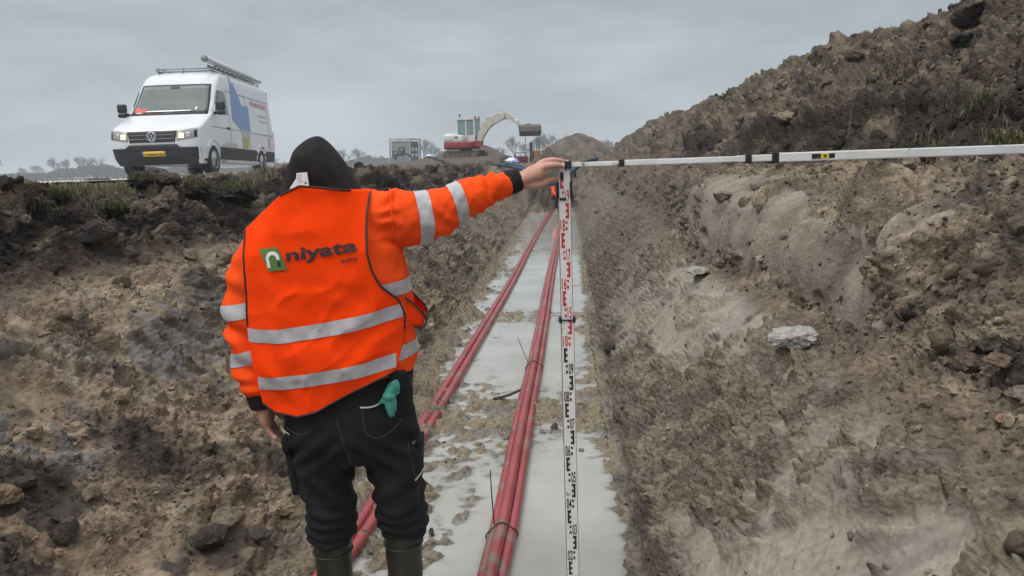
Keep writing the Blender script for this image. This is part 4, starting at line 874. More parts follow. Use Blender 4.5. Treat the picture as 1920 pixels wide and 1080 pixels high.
# sides
def sskin(poly,name,m,off=.006,s=1,par=van,th=None):
    """flat patch following the side wall, poly in (v,z)"""
    bm=bmesh.new(); bm.faces.new([bm.verts.new((0,p[0],p[1])) for p in poly]); bmesh.ops.triangulate(bm,faces=bm.faces[:]); bmesh.ops.subdivide_edges(bm,edges=bm.edges[:],cuts=5,use_grid_fill=True)
    for v in bm.verts: v.co.x=s*(float(vw(v.co.z))+off)
    bmesh.ops.recalc_face_normals(bm,faces=bm.faces); bm.faces.ensure_lookup_table()
    if bm.faces[0].normal.x*s<0: bmesh.ops.reverse_faces(bm,faces=bm.faces)
    me=D.meshes.new(name); bm.to_mesh(me); bm.free(); me.materials.append(m); o=D.objects.new(name,me); COL.objects.link(o); o.parent=par
    so=o.modifiers.new('t','SOLIDIFY'); so.thickness=off*.9; so.offset=-1; return o
for s in(-1,1):
    w_=sskin([(1.22,1.46),(1.36,1.66),(1.66,2.02),(2.02,2.04),(2.14,1.98),(2.16,1.47)],'side_window',M['van_glass'],.008,s)
    sskin([(1.40,1.47),(1.43,1.47),(1.70,2.03),(1.67,2.03)],'window_post',M['plastic_black'],.012,s,w_)
    sskin([(1.40,.36),(4.13,.36),(4.13,.66),(1.40,.66)],'side_cladding',M['van_black'],.016,s); sskin([(5.05,.36),(5.82,.36),(5.82,.66),(5.05,.66)],'side_cladding',M['van_black'],.016,s)
    MB().box((s*1.03,2.78,.30),(.12,2.55,.07),bev=.02).build('side_step',M['alu_step'],van)
    sskin([(1.0,1.115),(5.85,1.115),(5.85,1.13),(1.0,1.13)],'swage_line',M['line'],.005,s)
    for v in(2.22,3.62): sskin([(v,.68),(v+.012,.68),(v+.012,2.1),(v,2.1)],'door_gap',M['line'],.005,s)
    sskin([(2.3,2.06),(5.7,2.06),(5.7,2.075),(2.3,2.075)],'roof_seam',M['line'],.005,s); sskin([(5.52,.68),(5.532,.68),(5.532,2.06),(5.52,2.06)],'panel_gap',M['line'],.005,s)
    sskin([(1.98,1.11),(2.12,1.11),(2.12,1.16),(1.98,1.16)],'door_handle',M['van_black'],.035,s)
    ar=MB()
    for v in WV: pass
    m_=empty('mirror',(s*1.16,1.20,1.56)); m_.parent=van
    mb=MB(); mb.box((0,0,.05),(.20,.13,.20),bev=.04); mb.build('mirror_housing',M['plastic_black'],m_,True)
    MB().box((0,.0,-.11),(.19,.12,.10),bev=.03).build('mirror_lower',M['plastic_black'],m_,True); MB().tube([(-s*.05,.03,-.08),(-s*.2,.05,-.12)],.035,8).build('mirror_arm',M['plastic_black'],m_,True)
    for v in WV:
        # bright flared lip round each arch
        lip=MB(); pts=[(s*(float(vw(.36+.445*math.sin(a)))+.004),v+.455*math.cos(a),.36+.455*math.sin(a)) for a in np.linspace(.55,math.pi-.55,24)]; lip.tube(pts,.022,8); lip.build('arch_lip',M['van_white'],van,True)
        wh=empty('wheel',(s*.90,v,.345)); wh.parent=van
        pr_=[(-.11,.20),(-.115,.30),(-.10,.335),(-.06,.345),(.06,.345),(.10,.335),(.115,.30),(.105,.215)]
        V,F=[],[]; n=40
        for q,(x,r) in enumerate(pr_):
            for k in range(n): a=2*math.pi*k/n; V.append((s*x,r*math.cos(a),r*math.sin(a)))
        for q in range(len(pr_)-1):
            for k in range(n): F.append((q*n+k,q*n+(k+1)%n,(q+1)*n+(k+1)%n,(q+1)*n+k))
        F.append(tuple(range(n))); tb=MB(); tb.add(V,F); tb.build('tyre',M['tyre'],wh,True)
        rb=MB(); rb.tube([(s*.10,.205*math.cos(a),.205*math.sin(a)) for a in np.linspace(0,2*math.pi,33)],.014,8)
        rb.cyl((s*.03,0,0),(s*.075,0,0),.09,20,.07)
        for k in range(10):
            a=2*math.pi*k/10; rb.box((s*.062,.137*math.cos(a),.137*math.sin(a)),(.03,.036,.13),rot=Matrix.Rotation(-(a-math.pi/2)+0,3,'X').inverted())
        rb.cyl((s*.0,0,0),(s*.012,0,0),.205,32); rb.build('rim',M['rim'],wh,True)
# livery on both sides is the same; writing only where the photo shows it
for s in(1,-1):
    bl=sskin([(2.72,2.47),(2.84,2.47),(3.34,1.80),(3.86,1.83),(3.78,1.16),(2.98,1.16),(2.44,1.38),(2.62,2.2)],'graphic_blue',M['blue'],.007,s)
    sskin([(3.0,1.155),(3.76,1.155),(3.68,.95),(3.08,.92)],'graphic_grey',M['g_grey'],.007,s)
    sskin([(3.06,.98),(3.33,.94),(3.58,.97),(3.48,.69),(3.04,.69)],'graphic_olive',M['g_olive'],.0085,s)
    sskin([(1.42,.68),(2.6,.68),(2.6,.78),(1.9,.80)],'graphic_mud',M['g_dust'],.007,s)
    sskin([(5.30,1.06),(5.42,1.06),(5.42,.74),(5.30,.78)],'graphic_red',M['g_red'],.007,s)
V,F=textmesh('TENNAGEBO',1,.02); V=fit(V,4.05,5.48,1.86,2.00); mesh_obj('side_lettering',[(float(vw(v[1]))+.008,v[0],v[1]) for v in V],F,M['g_red'],van,False)
for k,(a,b,z) in enumerate(((4.6,5.42,1.62),(4.65,5.42,1.47))): sskin([(a,z),(b,z),(b,z+.045),(a,z+.045)],'small_lettering',M['g_grey'],.007,1)
MB().box((0,5.97,.52),(1.9,.10,.28),bev=.03).build('rear_bumper',M['van_black'],van)
for s in(-1,1): MB().box((s*.975,5.90,.98),(.03,.09,.55),bev=.01).build('tail_light',M['g_red'],van)
# rack, tube, antenna, rear ladder
rk=empty('roof_rack',(0,.15,-.09)); rk.parent=van
rb=MB()
for u in(-.66,.66):
    rb.tube([(u,2.05,2.66),(u,5.75,2.66)],.022,8); rb.tube([(u,2.05,2.74),(u,5.75,2.74)],.018,8)
    for v in(2.1,2.9,3.7,4.5,5.3,5.7): rb.tube([(u,v,2.55),(u,v,2.74)],.018,6)
for v in(2.08,2.7,3.5,4.3,5.1,5.7): rb.tube([(-.66,v,2.66),(.66,v,2.66)],.018,8)
rb.tube([(-.66,2.06,2.66),(-.66,1.95,2.70),(.66,1.95,2.70),(.66,2.06,2.66)],.016,8)
rb.build('rack_frame',M['unit_grey'],rk,True)
ld=MB()
for u in(.50,.74): ld.box((u,4.0,2.80),(.03,3.5,.07))
for k in range(11): ld.cyl((.50,2.4+k*.32,2.80),(.74,2.4+k*.32,2.80),.016,6)
ld.build('roof_ladder',M['unit_grey'],rk)
tb=MB(); tb.tube([(.64,1.75,2.90),(.64,5.2,2.86)],.078,18); tb.build('storage_tube',M['van_white'],rk,True); MB().tube([(.64,1.74,2.90),(.64,1.70,2.90)],.083,18).build('tube_cap',M['unit_grey'],rk,True)
MB().tube([(-.02,2.18,2.47),(-.02,2.20,2.66)],[.010,.006],6).ball((-.02,2.17,2.50),(.05,.06,.04),1).build('antenna',M['plastic_black'],van,True)
ld=MB(); 
for u in(.55,.85): ld.tube([(u,6.03,.9),(u,6.05,2.1),(u,5.95,2.42)],.018,6)
for k in range(5): ld.cyl((.55,6.05,1.1+k*.26),(.85,6.05,1.1+k*.26),.014,6)
ld.build('rear_ladder',M['plastic_black'],van,True)

# ------------------------------------------------------------------ excavator
EXL=L(-2.45,45.); EXZ=gz(EXL.x,EXL.y)[0]+.0
EXS=.86; EXZ-=.22; EXA=YAW+rad(-20)
ex=empty('excavator',(EXL.x,EXL.y,EXZ),EXA); ex.scale=(EXS,)*3; tag(ex,'small white and red tracked excavator with raised cream boom on a sand rise','excavator')
# local: +x machine forward, y left, z up
ucar=MB(); ucar.box((0,0,.42),(1.5,.9,.28),bev=.04); ucar.cyl((0,0,.5),(0,0,.66),.42,24); ucar.build('undercarriage',M['dig_dark'],ex)
for s in(-1,1):
    tr=MB(); pts=[]
    for a in np.linspace(math.pi/2,3*math.pi/2,10): pts.append((-1.0+.26*math.cos(a),.27+.26*math.sin(a)))
    for a in np.linspace(-math.pi/2,math.pi/2,10): pts.append((1.0+.26*math.cos(a),.27+.26*math.sin(a)))
    tr.prism([(x,s*.62,z) for x,z in pts],(0,s*.38,0))
    for k in range(22):
        x=-1.05+k*.1; tr.box((x,s*.81,.545),(.04,.39,.03)); tr.box((x,s*.81,-.0),(.04,.39,.03))
    tk=tr.build('track',M['track'],ex)
    wl=MB()
    for x in(-1.0,-.55,-.2,.15,.5,1.0): wl.cyl((x,s*1.0,.27),(x,s*1.03,.27),.19 if abs(x)>.9 else .11,16)
    wl.build('rollers',M['dig_steel'],tk)
hl=MB(); hl.box((-.25,0,.93),(2.05,1.75,.46),bev=.09); hl.build('lower_house',M['dig_red'],ex,True)
MB().box((-.25,0,.695),(1.9,1.6,.06)).build('house_deck',M['dig_dark'],ex)
hd=MB(); hd.box((-.82,0,1.42),(.95,1.78,.62),bev=.20); hd.box((-.25,-.52,1.36),(.9,.70,.48),bev=.10); hd.build('engine_cover',M['dig_white'],ex,True)
MB().box((-1.24,-.40,1.42),(.12,.16,.30),bev=.02).build('rear_vent',M['dig_dark'],ex); MB().box((-.3,-.885,1.47),(.22,.03,.10),bev=.01).build('side_vent',M['dig_dark'],ex)
# cab: posts, roof, glass
cb=empty('cab',(.12,.36,1.16)); cb.parent=ex
cx0,cx1,cy0,cy1,ch=-.62,.62,-.48,.48,1.52
fr=MB()
for x in(cx0,cx1,.02):
    for y in(cy0,cy1): fr.box((x,y,ch/2),(.09,.09,ch),bev=.02)
for y in(cy0,cy1):
    fr.box((0,y,ch-.03),(1.3,.09,.08),bev=.02); fr.box((0,y,.22),(1.3,.07,.44),bev=.02)
for x in(cx0,cx1): fr.box((x,0,ch-.03),(.09,.95,.08),bev=.02)
fr.box((cx0,0,.25),(.07,.95,.5)); fr.build('cab_frame',M['dig_white'],cb)
MB().box((0,0,ch+.035),(1.36,1.06,.07),bev=.03).build('cab_roof',M['dig_white'],cb)
for y,n_ in((cy0,1),(cy1,1)):
    MB().box((-.30,y,.93),(.54,.02,.96)).build('window',M['cab_glass'],cb); MB().box((.32,y,.93),(.52,.02,.96)).build('window',M['cab_glass'],cb)
    q=MB(); 
    for x in(-.30,.32):
        q.box((x,y,1.42),(.56,.04,.035)); q.box((x,y,.45),(.56,.04,.035)); q.box((x-.275,y,.93),(.03,.04,1.0)); q.box((x+.275,y,.93),(.03,.04,1.0))
    q.build('window_seal',M['dig_dark'],cb)
MB().box((cx1+.02,0,.85),(.02,.86,1.25)).build('front_window',M['cab_glass'],cb); MB().box((cx1+.03,0,.20),(.03,.86,.30)).build('front_panel',M['dig_dark'],cb); MB().box((cx1+.03,0,1.47),(.035,.88,.05)).build('front_seal',M['dig_dark'],cb); MB().box((cx0-.02,0,1.0),(.02,.8,.8)).build('rear_window',M['cab_glass'],cb)
bc=MB(); bc.cyl((-.5,-.3,ch+.06),(-.5,-.3,ch+.22),.015,8); bc.cyl((-.5,-.3,ch+.2),(-.5,-.3,ch+.36),.06,12); bc.build('beacon',M['dig_dark'],cb)
for y in(-.36,.36): MB().box((cx1+.05,y,ch+.11),(.09,.12,.12),bev=.02).build('work_lamp',M['dig_dark'],cb)
# boom, stick, rams, bucket
def sq(p): return (p[0] if p[0]<.95 else .95+(p[0]-.95)*1.06,1.0+(p[1]-1.0)*.90 if p[1]>1.0 else p[1])
def limb(poly,y,w,name,m):
    poly=[sq(p) for p in poly]
    return MB().prism([(x,y-w/2,z) for x,z in poly],(0,w,0)).build(name,m,ex)
limb([(.78,.85),(1.25,.85),(1.32,1.15),(.95,1.25)],-.2,.42,'swing_post',M['dig_red'])
limb([(.92,1.0),(1.22,1.0),(1.48,1.56),(1.80,2.05),(2.16,2.36),(2.86,2.72),(2.95,3.05),(2.80,3.14),(1.95,2.82),(1.40,2.42),(1.10,1.80)],-.2,.32,'boom',M['dig_boom'])
def ram(a,b,name):
    a=sq(a);b=sq(b)
    a=Vector((a[0],-.2,a[1]));b=Vector((b[0],-.2,b[1])); m_=a.lerp(b,.58); MB().tube([a,m_],.065,10).build(name,M['dig_boom'],ex,True); MB().tube([m_,b],.036,8).build(name+'_rod',M['chrome'],ex,True)
ram((1.15,.92),(1.62,2.0),'boom_ram'); ram((1.62,2.80),(2.92,3.24),'stick_ram')
limb([(2.72,3.26),(2.92,3.30),(3.20,3.05),(4.02,2.22),(3.92,2.08),(3.10,2.72),(2.80,2.92)],-.2,.20,'stick',M['dig_boom'])
hsm=MB()
for dy in(-.06,.06): hsm.tube([(2.9,-.2+dy,2.9),(2.95,-.2+dy,2.62),(3.15,-.2+dy,2.52),(3.4,-.2+dy,2.62)],.02,6,5)
hsm.build('hydraulic_hose',M['dig_dark'],ex,True); ram((3.05,3.02),(3.85,2.45),'bucket_ram')
BA=rad(-56)
def bkt(x,y,z):
    x-=4.0;y+=.13; return (4.18+x*math.cos(BA)-y*math.sin(BA)+.52*.83, -.13+x*math.sin(BA)+y*math.cos(BA)+.52*.56, z)
bk=MB(); prof=[(3.78,2.22),(4.08,2.26),(4.30,2.10),(4.36,1.80),(4.20,1.58),(4.02,1.52)]
inn=[(4.06,1.58),(4.17,1.63),(4.29,1.81),(4.24,2.05),(4.05,2.19),(3.80,2.16)]
for a,b in zip(prof[:-1],prof[1:]):
    d_=Vector((b[0]-a[0],0,b[1]-a[1])).normalized(); nn=Vector((-d_.z,0,d_.x))*-.04
    bk.prism([(a[0],-.82,a[1]),(b[0],-.82,b[1]),(b[0]+nn.x,-.82,b[1]+nn.z),(a[0]+nn.x,-.82,a[1]+nn.z)],(0,1.39,0))
for y in(-.85,.57): bk.prism([(x,y,z) for x,z in prof],(0,.03,0))
bk.box((3.95,-.2,2.24),(.3,.3,.12)); bk.V=[bkt(x,y,z-.14) for x,y,z in bk.V]; bko=bk.build('bucket',M['dig_steel'],ex)
ce=MB().box((4.02,-.13,1.365),(.10,1.43,.03)); ce.V=[bkt(*v) for v in ce.V]; ce.build('cutting_edge',M['dig_dark'],bko)
def exw(x,y,z): 
    a=EXA; x*=EXS;y*=EXS;z*=EXS; return Vector((EXL.x+x*math.cos(a)-y*math.sin(a),EXL.y+x*math.sin(a)+y*math.cos(a),EXZ+z))
# driver
dr=empty('person',exw(.05,.36,1.60),EXA); dr.scale=(EXS,)*3; tag(dr,'seated driver in orange jacket behind the excavator cab window','person')
bme=remesh([T([(0,0,.0),(0,0,.25),(0.02,0,.45),(.02,0,.56),(.03,0,.64)],[(.18,.14),(.19,.14),(.20,.12),(.07,.07),(.06,.06)],20),ell((.04,0,.72),(.095,.075,.115)),T([(0,.2,.42),(.12,.25,.2),(.34,.2,.16)],[.07,.055,.045],14),T([(0,-.2,.42),(.12,-.25,.2),(.34,-.2,.16)],[.07,.055,.045],14),T([(0,.1,.02),(.4,.12,.04),(.46,.12,-.35)],[.09,.08,.06],14),T([(0,-.1,.02),(.4,-.12,.04),(.46,-.12,-.35)],[.09,.08,.06],14),ell((.145,0,.72),(.02,.012,.02))],.015,2); fin(bme,'body',M['hi_orange'],dr)
fin(remesh([ell((.03,0,.75),(.10,.09,.10))],.015,1),'hair',M['hair'],dr)
fin(remesh([ell((.055,0,.71),(.092,.07,.10)),ell((.148,0,.715),(.02,.014,.02))],.012,1),'face',M['skin'],dr)
MB().box((-.2,0,.25),(.1,.45,.7),bev=.03).box((.02,0,-.08),(.5,.45,.12),bev=.03).build('cab_seat',M['dig_dark'],cb).location=(-.07,0,.44)
# chains and what stands below the bucket
for (y,lab) in ((-.45,'leftmost chain hanging from the bucket of the excavator'),(.30,'chain hanging from the bucket, middle one of three'),(.50,'rightmost chain hanging from the wide bucket')):
    p=exw(*bkt(4.05,y,1.35)); c=MB(); zt_=p.z; zb_=gz(p.x,p.y)[0]+.35
    n=int((zt_-zb_)/.09)
    for k in range(n):
        z=zt_-k*.09-.06; rr=[(.028*math.cos(a),0,.060*math.sin(a)) if k%2 else (0,.028*math.cos(a),.060*math.sin(a)) for a in np.linspace(0,2*math.pi,9)]
        c.tube([(p.x+q[0],p.y+q[1],z+q[2]) for q in rr],.014,5)
    o=c.build('lifting_chain',M['dig_steel'],None,True); tag(o,lab,'chain','chains under the excavator bucket')
def ground_z(v): return gz(v.x,v.y)[0]
p=L((986-960)/1400*41,41); p.z=ground_z(p)
pu=empty('water_pump',p,.3); tag(pu,'small dark red engine pump on the ground under the leftmost chain','pump')
MB().box((0,0,.25),(.62,.45,.36),bev=.05).build('pump_housing',M['dark_red'],pu); MB().cyl((-.1,0,.43),(-.1,0,.55),.14,14).build('pump_cap',M['dig_white'],pu); MB().tube([(.3,.2,.05),(.3,.2,.62),(-.3,.2,.62),(-.3,.2,.05)],.03,6).build('pump_frame',M['dig_dark'],pu,True)
p=L((1022-960)/1400*40,40); p.z=ground_z(p)-.15
cp=empty('roller',p,.15); tag(cp,'rusty orange trench roller standing at the trench end beyond the hand','machine')
MB().box((.1,0,.62),(1.0,.75,.42),bev=.06).build('roller_hood',M['rust'],cp); MB().box((-.52,0,.75),(.08,.75,1.0),bev=.02).build('roller_frame',M['dig_dark'],cp)
for x in(-.25,.45):
    MB().cyl((x,-.42,.24),(x,.42,.24),.24,20).build('drum',M['dig_steel'],cp,True)
MB().tube([(.15+.17*math.cos(a),-.40,.72+.17*math.sin(a)) for a in np.linspace(0,2*math.pi,20)],.04,8).build('guard_ring',M['dig_boom'],cp,True)

# ------------------------------------------------------------------ pump container with blue hose
ul=L((771-960)/1400*52,52.); uz=gz(ul.x,ul.y)[0]
un=empty('pump_container',(ul.x,ul.y,uz-.02),YAW+rad(-24)); un.rotation_euler=(0,rad(2.2),YAW+rad(-24)); tag(un,'grey steel pump container with hose connections standing on the field','container')
bx=MB(); bx.box((0,0,1.02),(1.46,1.14,1.70),bev=.02); bx.build('housing',M['unit_grey'],un)
fm=MB()
for x in(-.80,.80):
    for y in(-.65,.65): fm.box((x,y,1.0),(.08,.08,2.04))
for z in(.08,2.0):
    for y in(-.65,.65): fm.box((0,y,z),(1.52,.07,.09))
    for x in(-.80,.80): fm.box((x,0,z),(.07,1.22,.09))
fm.build('frame',M['unit_frame'],un)
for x,z in((-.42,1.05),(.10,1.28)):
    f_=MB(); f_.box((x,-.59,z),(.42,.05,.38)); fo=f_.build('connection_panel',M['unit_dark'],un); MB().box((x+.02,-.62,z+.03),(.24,.02,.18)).build('panel_plate',M['unit_grey'],fo)
    MB().tube([(x,-.60,z-.14),(x,-.84,z-.20),(x+.25,-.95,z-.34)],.085,10,4).build('coupling',M['unit_dark'],fo,True)
MB().box((.735,.0,1.02),(.03,1.0,1.5)).build('side_panel',M['unit_side'],un)
for y in(-.25,.2):
    for z in(.95,1.32): MB().box((.755,y,z),(.02,.20,.22)).build('gauge',M['paper'],un)
MB().box((-.35,-.75,.10),(.22,.2,.22),bev=.03).build('white_can',M['paper'],un)
def wpt(px,py,Dp,z=None):
    r=L((px-960)/1400*Dp,Dp); return (r.x,r.y,gz(r.x,r.y)[0]+.06 if z is None else z)
c0=L((762-960)/1400*51,51.)
def ll(px,Dp,z): 
    r=L((px-960)/1400*Dp,Dp); return (r.x,r.y,max(z,gz(r.x,r.y)[0]+.05) if Dp>30 else z)
h1=[ll(758,50.9,uz+.92),ll(772,50.7,uz+.98),ll(781,50.3,uz+.80),ll(792,49.5,uz+.38),ll(803,48,uz+.12),ll(815,46,uz+.05),ll(838,42,uz+.06),ll(870,36,uz+.06),ll(930,29.5,1.62),ll(985,25.2,1.42),ll(1012,24.2,.98),ll(1040,24.0,.94),ll(1062,24.0,1.08),ll(1098,24.2,1.55),ll(1125,24.8,1.68)]
o=MB().tube(h1,.065,10,8).build('suction_hose',M['hose_blue'],None,True); tag(o,'thick blue hose running from the pump container down across the trench end','hose')
h2=[ll(955,27,1.66),ll(990,25.8,1.50),ll(1015,25.2,1.12),ll(1045,25.0,1.02),ll(1075,25.2,1.22),ll(1102,25.6,1.62)]
o=MB().tube(h2,.038,10,8).build('suction_hose',M['hose_pale'],None,True); tag(o,'thinner pale blue hose sagging across the trench just behind the thick one','hose')
# white bags by the trench end
for k,(px,Dp,lab,m,sz) in enumerate(((966,41,'white plastic sack slumped left of the small pump','bag_white',.36),(973,40.4,'pale blue plastic sack lying in front of the white one','bag_blue',.26),(815,47,'white bundle lying beside the container hose','bag_white',.25))):
    w_=wpt(px,0,Dp); b=remesh([ell((0,0,sz*.5),(sz,sz*.7,sz*.6)),ell((sz*.4,.0,sz*.8),(sz*.4,sz*.4,sz*.45))],.04,1); displace(b,lambda v,n:.05*pn(v[:,0]*6,v[:,2]*6+v[:,1]*4,k+3)); o=fin(b,'plastic_sack',M[m],None); o.location=(w_[0],w_[1],w_[2]-.08); tag(o,lab,'sack')
# second worker bending over the pipes at the trench end
wl_=L((1049-960)/1400*25.2,25.2)
p2=empty('person',(wl_.x,wl_.y,.05),YAW+.5); p2.scale=(.92,)*3; tag(p2,'distant worker in orange crouching over the conduits at the trench end','person')
bme=remesh([T([(0,0,.45),(.0,.05,.62),(.02,.0,.82),(.03,-.1,.95)],[(.17,.14),(.18,.14),(.19,.13),(.1,.09)],20),T([(-.08,0,.45),(-.12,-.25,.5),(-.12,-.12,.05)],[.09,.08,.06],14),T([(.08,0,.45),(.12,-.25,.5),(.12,-.12,.05)],[.09,.08,.06],14),T([(-.18,-.02,.88),(-.25,-.2,.65),(-.2,-.4,.45)],[.07,.055,.045],14),T([(.2,-.02,.88),(.27,-.2,.65),(.2,-.4,.45)],[.07,.055,.045],14)],.02,2); fin(bme,'body',M['hi_orange'],p2)
fin(remesh([ell((.03,-.15,1.02),(.075,.09,.11)),ell((.03,-.24,1.0),(.015,.02,.02))],.015,1),'head',M['skin'],p2); fin(remesh([ell((.03,-.13,1.06),(.085,.10,.09))],.015,1),'cap',M['mark_black'],p2)
MB().tube([(-.08,.02,.44),(-.13,-.26,.5),(-.12,-.12,.04)],[.105,.092,.07],14,4).build('trouser_leg',M['trouser'],p2,True); MB().tube([(.08,.02,.44),(.13,-.26,.5),(.12,-.12,.04)],[.105,.092,.07],14,4).build('trouser_leg',M['trouser'],p2,True)

# ------------------------------------------------------------------ far sand heaps
def heap(name,px,Dp,h,r,seed,lab,sx=1.):
    c=L((px-960)/1400*Dp,Dp); zb=gz(c.x,c.y)[0]-.15; n1,n2=90,60; V=[];cl=[]
    for j in range(n2+1):
        q=(j/n2)
        for i in range(n1):
            a=2*math.pi*i/n1; rr=r*q*(1+.14*math.sin(2*a+seed)+.08*math.sin(5*a+seed*2))
            x,y=rr*math.cos(a)*sx,rr*math.sin(a); zz=h*(1-q)**1.05*(1+.0*q)+0
            x2=np.array([c.x+x]);y2=np.array([c.y+y]); nn=float(fbm(x2*1.3,y2*1.3,4,seed)[0]); V.append((x,y,max(h*(1-math.sqrt(q*q+.012))**1.0,0)*1.0+.16*nn*min(1,q*6)*(1-q*.5))); cl.append(nn)
    F=[(j*n1+i,j*n1+(i+1)%n1,(j+1)*n1+(i+1)%n1,(j+1)*n1+i) for j in range(n2) for i in range(n1)]
    o=mesh_obj(name,V,F,M['soil']); o.location=(c.x,c.y,zb); at=o.data.color_attributes.new('col','FLOAT_COLOR','POINT'); cc=np.ones((len(V),4),np.float32); base=np.array((.115,.094,.074)); cc[:,:3]=base*(1+.5*np.array(cl)[:,None]); at.data.foreach_set('color',cc.ravel())
    return tag(o,lab,'sand heap')
heap('sand_heap',893,51,2.05,4.6,5,'low brown sand heap directly behind the excavator')
heap('sand_heap',1090,62,2.75,4.3,8,'steep pointed grey sand heap beyond the trench end')
heap('sand_heap',1075,48,1.35,3.4,11,'flat broad mound of soil below the pointed sand heap',1.2)

# ------------------------------------------------------------------ bare winter trees on the horizon
def bare_tree(seed,h,spread):
    rr=random.Random(seed); tk=MB(); cr=MB()
    def branch(mb,p,d,l,r,dep):
        q=p+d*l; mb.add(*tube([p,p.lerp(q,.5)+Vector((rr.uniform(-1,1),rr.uniform(-1,1),0))*l*.06,q],[r,r*.8,r*.62],4 if dep<4 else 3,0,False))
        if dep>=6: return
        n=3 if dep<5 else 2
        for k in range(n):
            a=rr.uniform(0,6.28); t=rr.uniform(.35,.85)*spread
            ax=d.orthogonal().normalized(); ax=Matrix.Rotation(a,3,d)@ax; nd=(d+ax*t+Vector((0,0,.12))).normalized()
            branch(cr,q if k<2 else p.lerp(q,.6),nd,l*rr.uniform(.66,.84),max(r*.60,.035),dep+1)
    branch(tk,Vector((0,0,-.2)),Vector((rr.uniform(-.05,.05),0,1)).normalized(),h*.24,h*.026,0)
    return tk,cr
protos=[]
for sd,h,sp_ in((1,10,.9),(2,10,.75),(3,10,1.05)):
    tk,cr=bare_tree(sd,h,sp_); e=empty('bare_tree'); tk.build('trunk',M['bark'],e); cr.build('crown',M['twig'],e); protos.append(e)
def cpy(e):
    c=e.copy(); COL.objects.link(c)
    for ch in e.children: k=ch.copy(); COL.objects.link(k); k.parent=c; k.matrix_parent_inverse=ch.matrix_parent_inverse.copy()
    return c
TREES=[(8,250,1.00,0,'bare round-crowned tree at the left end of the horizon, tallest there'),(62,290,.62,1,'small bare tree just right of the tall leftmost tree'),(90,270,.72,2,'low bare tree with a knob of twigs, midway left of the van'),(125,240,.90,0,'broad bare tree standing alone-looking left of the van'),(150,260,.84,1,'bare tree with thin open crown, second left of the van'),(176,235,.93,2,'tall bare tree forking wide, close left of the van'),(198,240,.86,0,'dense bare tree directly left of the van front'),
 (530,300,.8,1,'bare tree between the van tail and the hooded head'),(632,290,.72,2,'bare tree just right of the black hood'),(658,270,.95,0,'tall bare tree right of the black hood'),(682,260,.86,1,'round bare tree midway between hood and container'),(703,280,.70,2,'low bare tree further towards the container'),(724,290,.66,0,'low bare tree just left of the container'),
 (806,230,1.02,1,'tall bare tree right of the container, beside the hose'),(822,240,.86,2,'bare tree left of the excavator, above the low heap'),(835,250,.80,0,'bare tree touching the excavator cover from the left'),
 (948,240,.72,2,'small bare tree under the excavator boom'),(973,225,.98,1,'open-crowned bare tree below the bucket'),(993,235,.80,0,'bare tree seen between the chains'),(1012,220,.94,2,'dark bare tree right of the chains'),(1030,215,1.0,1,'tall bare tree left of the pointed heap'),(1048,220,1.05,0,'bare tree half hidden by the pointed heap on its left'),(1132,240,.85,2,'bare tree right of the pointed heap'),(1143,235,.78,1,'bare tree peeking over the foot of the big spoil bank')]
used=set()
for px,Dp,sc,k,lab in TREES:
    e=protos[k] if k not in used else cpy(protos[k]); used.add(k)
    v=L((px-960)/1400*Dp,Dp); e.location=(v.x,v.y,1.5); e.scale=(sc*random.uniform(.9,1.15),)*2+(sc,); e.rotation_euler=(0,0,random.uniform(0,6)); tag(e,lab,'tree','bare trees along the horizon')
# hedge and undergrowth below the trees: one uncountable mass
V=[];F=[]
rr=random.Random(5)
for k in range(22000):
    px=rr.uniform(-300,1500); Dp=rr.uniform(240,320); v=L((px-960)/1400*Dp,Dp); hm_=(2.6+2.0*float(pn(np.array([px*.02]),np.array([.5]),9)[0]))*rr.random()**.6
    if hm_<.1: continue
    s_=rr.uniform(.25,.6); a=rr.uniform(0,6.28); c=Vector((v.x,v.y,1.5+hm_)); u=Vector((math.cos(a),math.sin(a),0))*s_*1.4; w_=Vector((rr.uniform(-.3,.3),rr.uniform(-.3,.3),1))*s_
    b=len(V); V+=[c-u,c+u,c+w_*1.2,c-w_*.8]; F.append((b,b+1,b+2)); F.append((b,b+3,b+1))
o=mesh_obj('undergrowth',V,F,M['twig'],None,False); tag(o,'dark low hedge mass along the whole horizon','undergrowth',kind='stuff')

# ------------------------------------------------------------------ loose clods, stones, turf, grass
_w=P-np.array((0,0,CAM_H)); _c,_s=math.cos(YAW),math.sin(YAW)
_x=_w[...,0]*_c+_w[...,1]*_s; _y=-_w[...,0]*_s+_w[...,1]*_c; _zz=_w[...,2]*math.cos(PITCH)+_y*math.sin(PITCH); _fd=_y*math.cos(PITCH)-_w[...,2]*math.sin(PITCH)
_fs=np.where(_fd>.3,_fd,1e9); _ux=_x/_fs;_uz=_zz/_fs; SX=960+1400*(_ux*math.cos(ROLL)-_uz*math.sin(ROLL)); SY=540-1400*(_uz*math.cos(ROLL)+_ux*math.sin(ROLL))
def hit(px,py,tol=7):
    """terrain point that the photo shows there: (point, normal, colour, distance)"""
    m=np.nonzero((abs(SX-px)<tol)&(abs(SY-py)<tol)&(_fd>.3))
    if len(m[0])==0: return None
    k=int(np.argmin(_fd[m])); j,i=m[0][k],m[1][k]; return P[j,i],Nn[j,i],COLR[j,i],float(_fd[j,i])
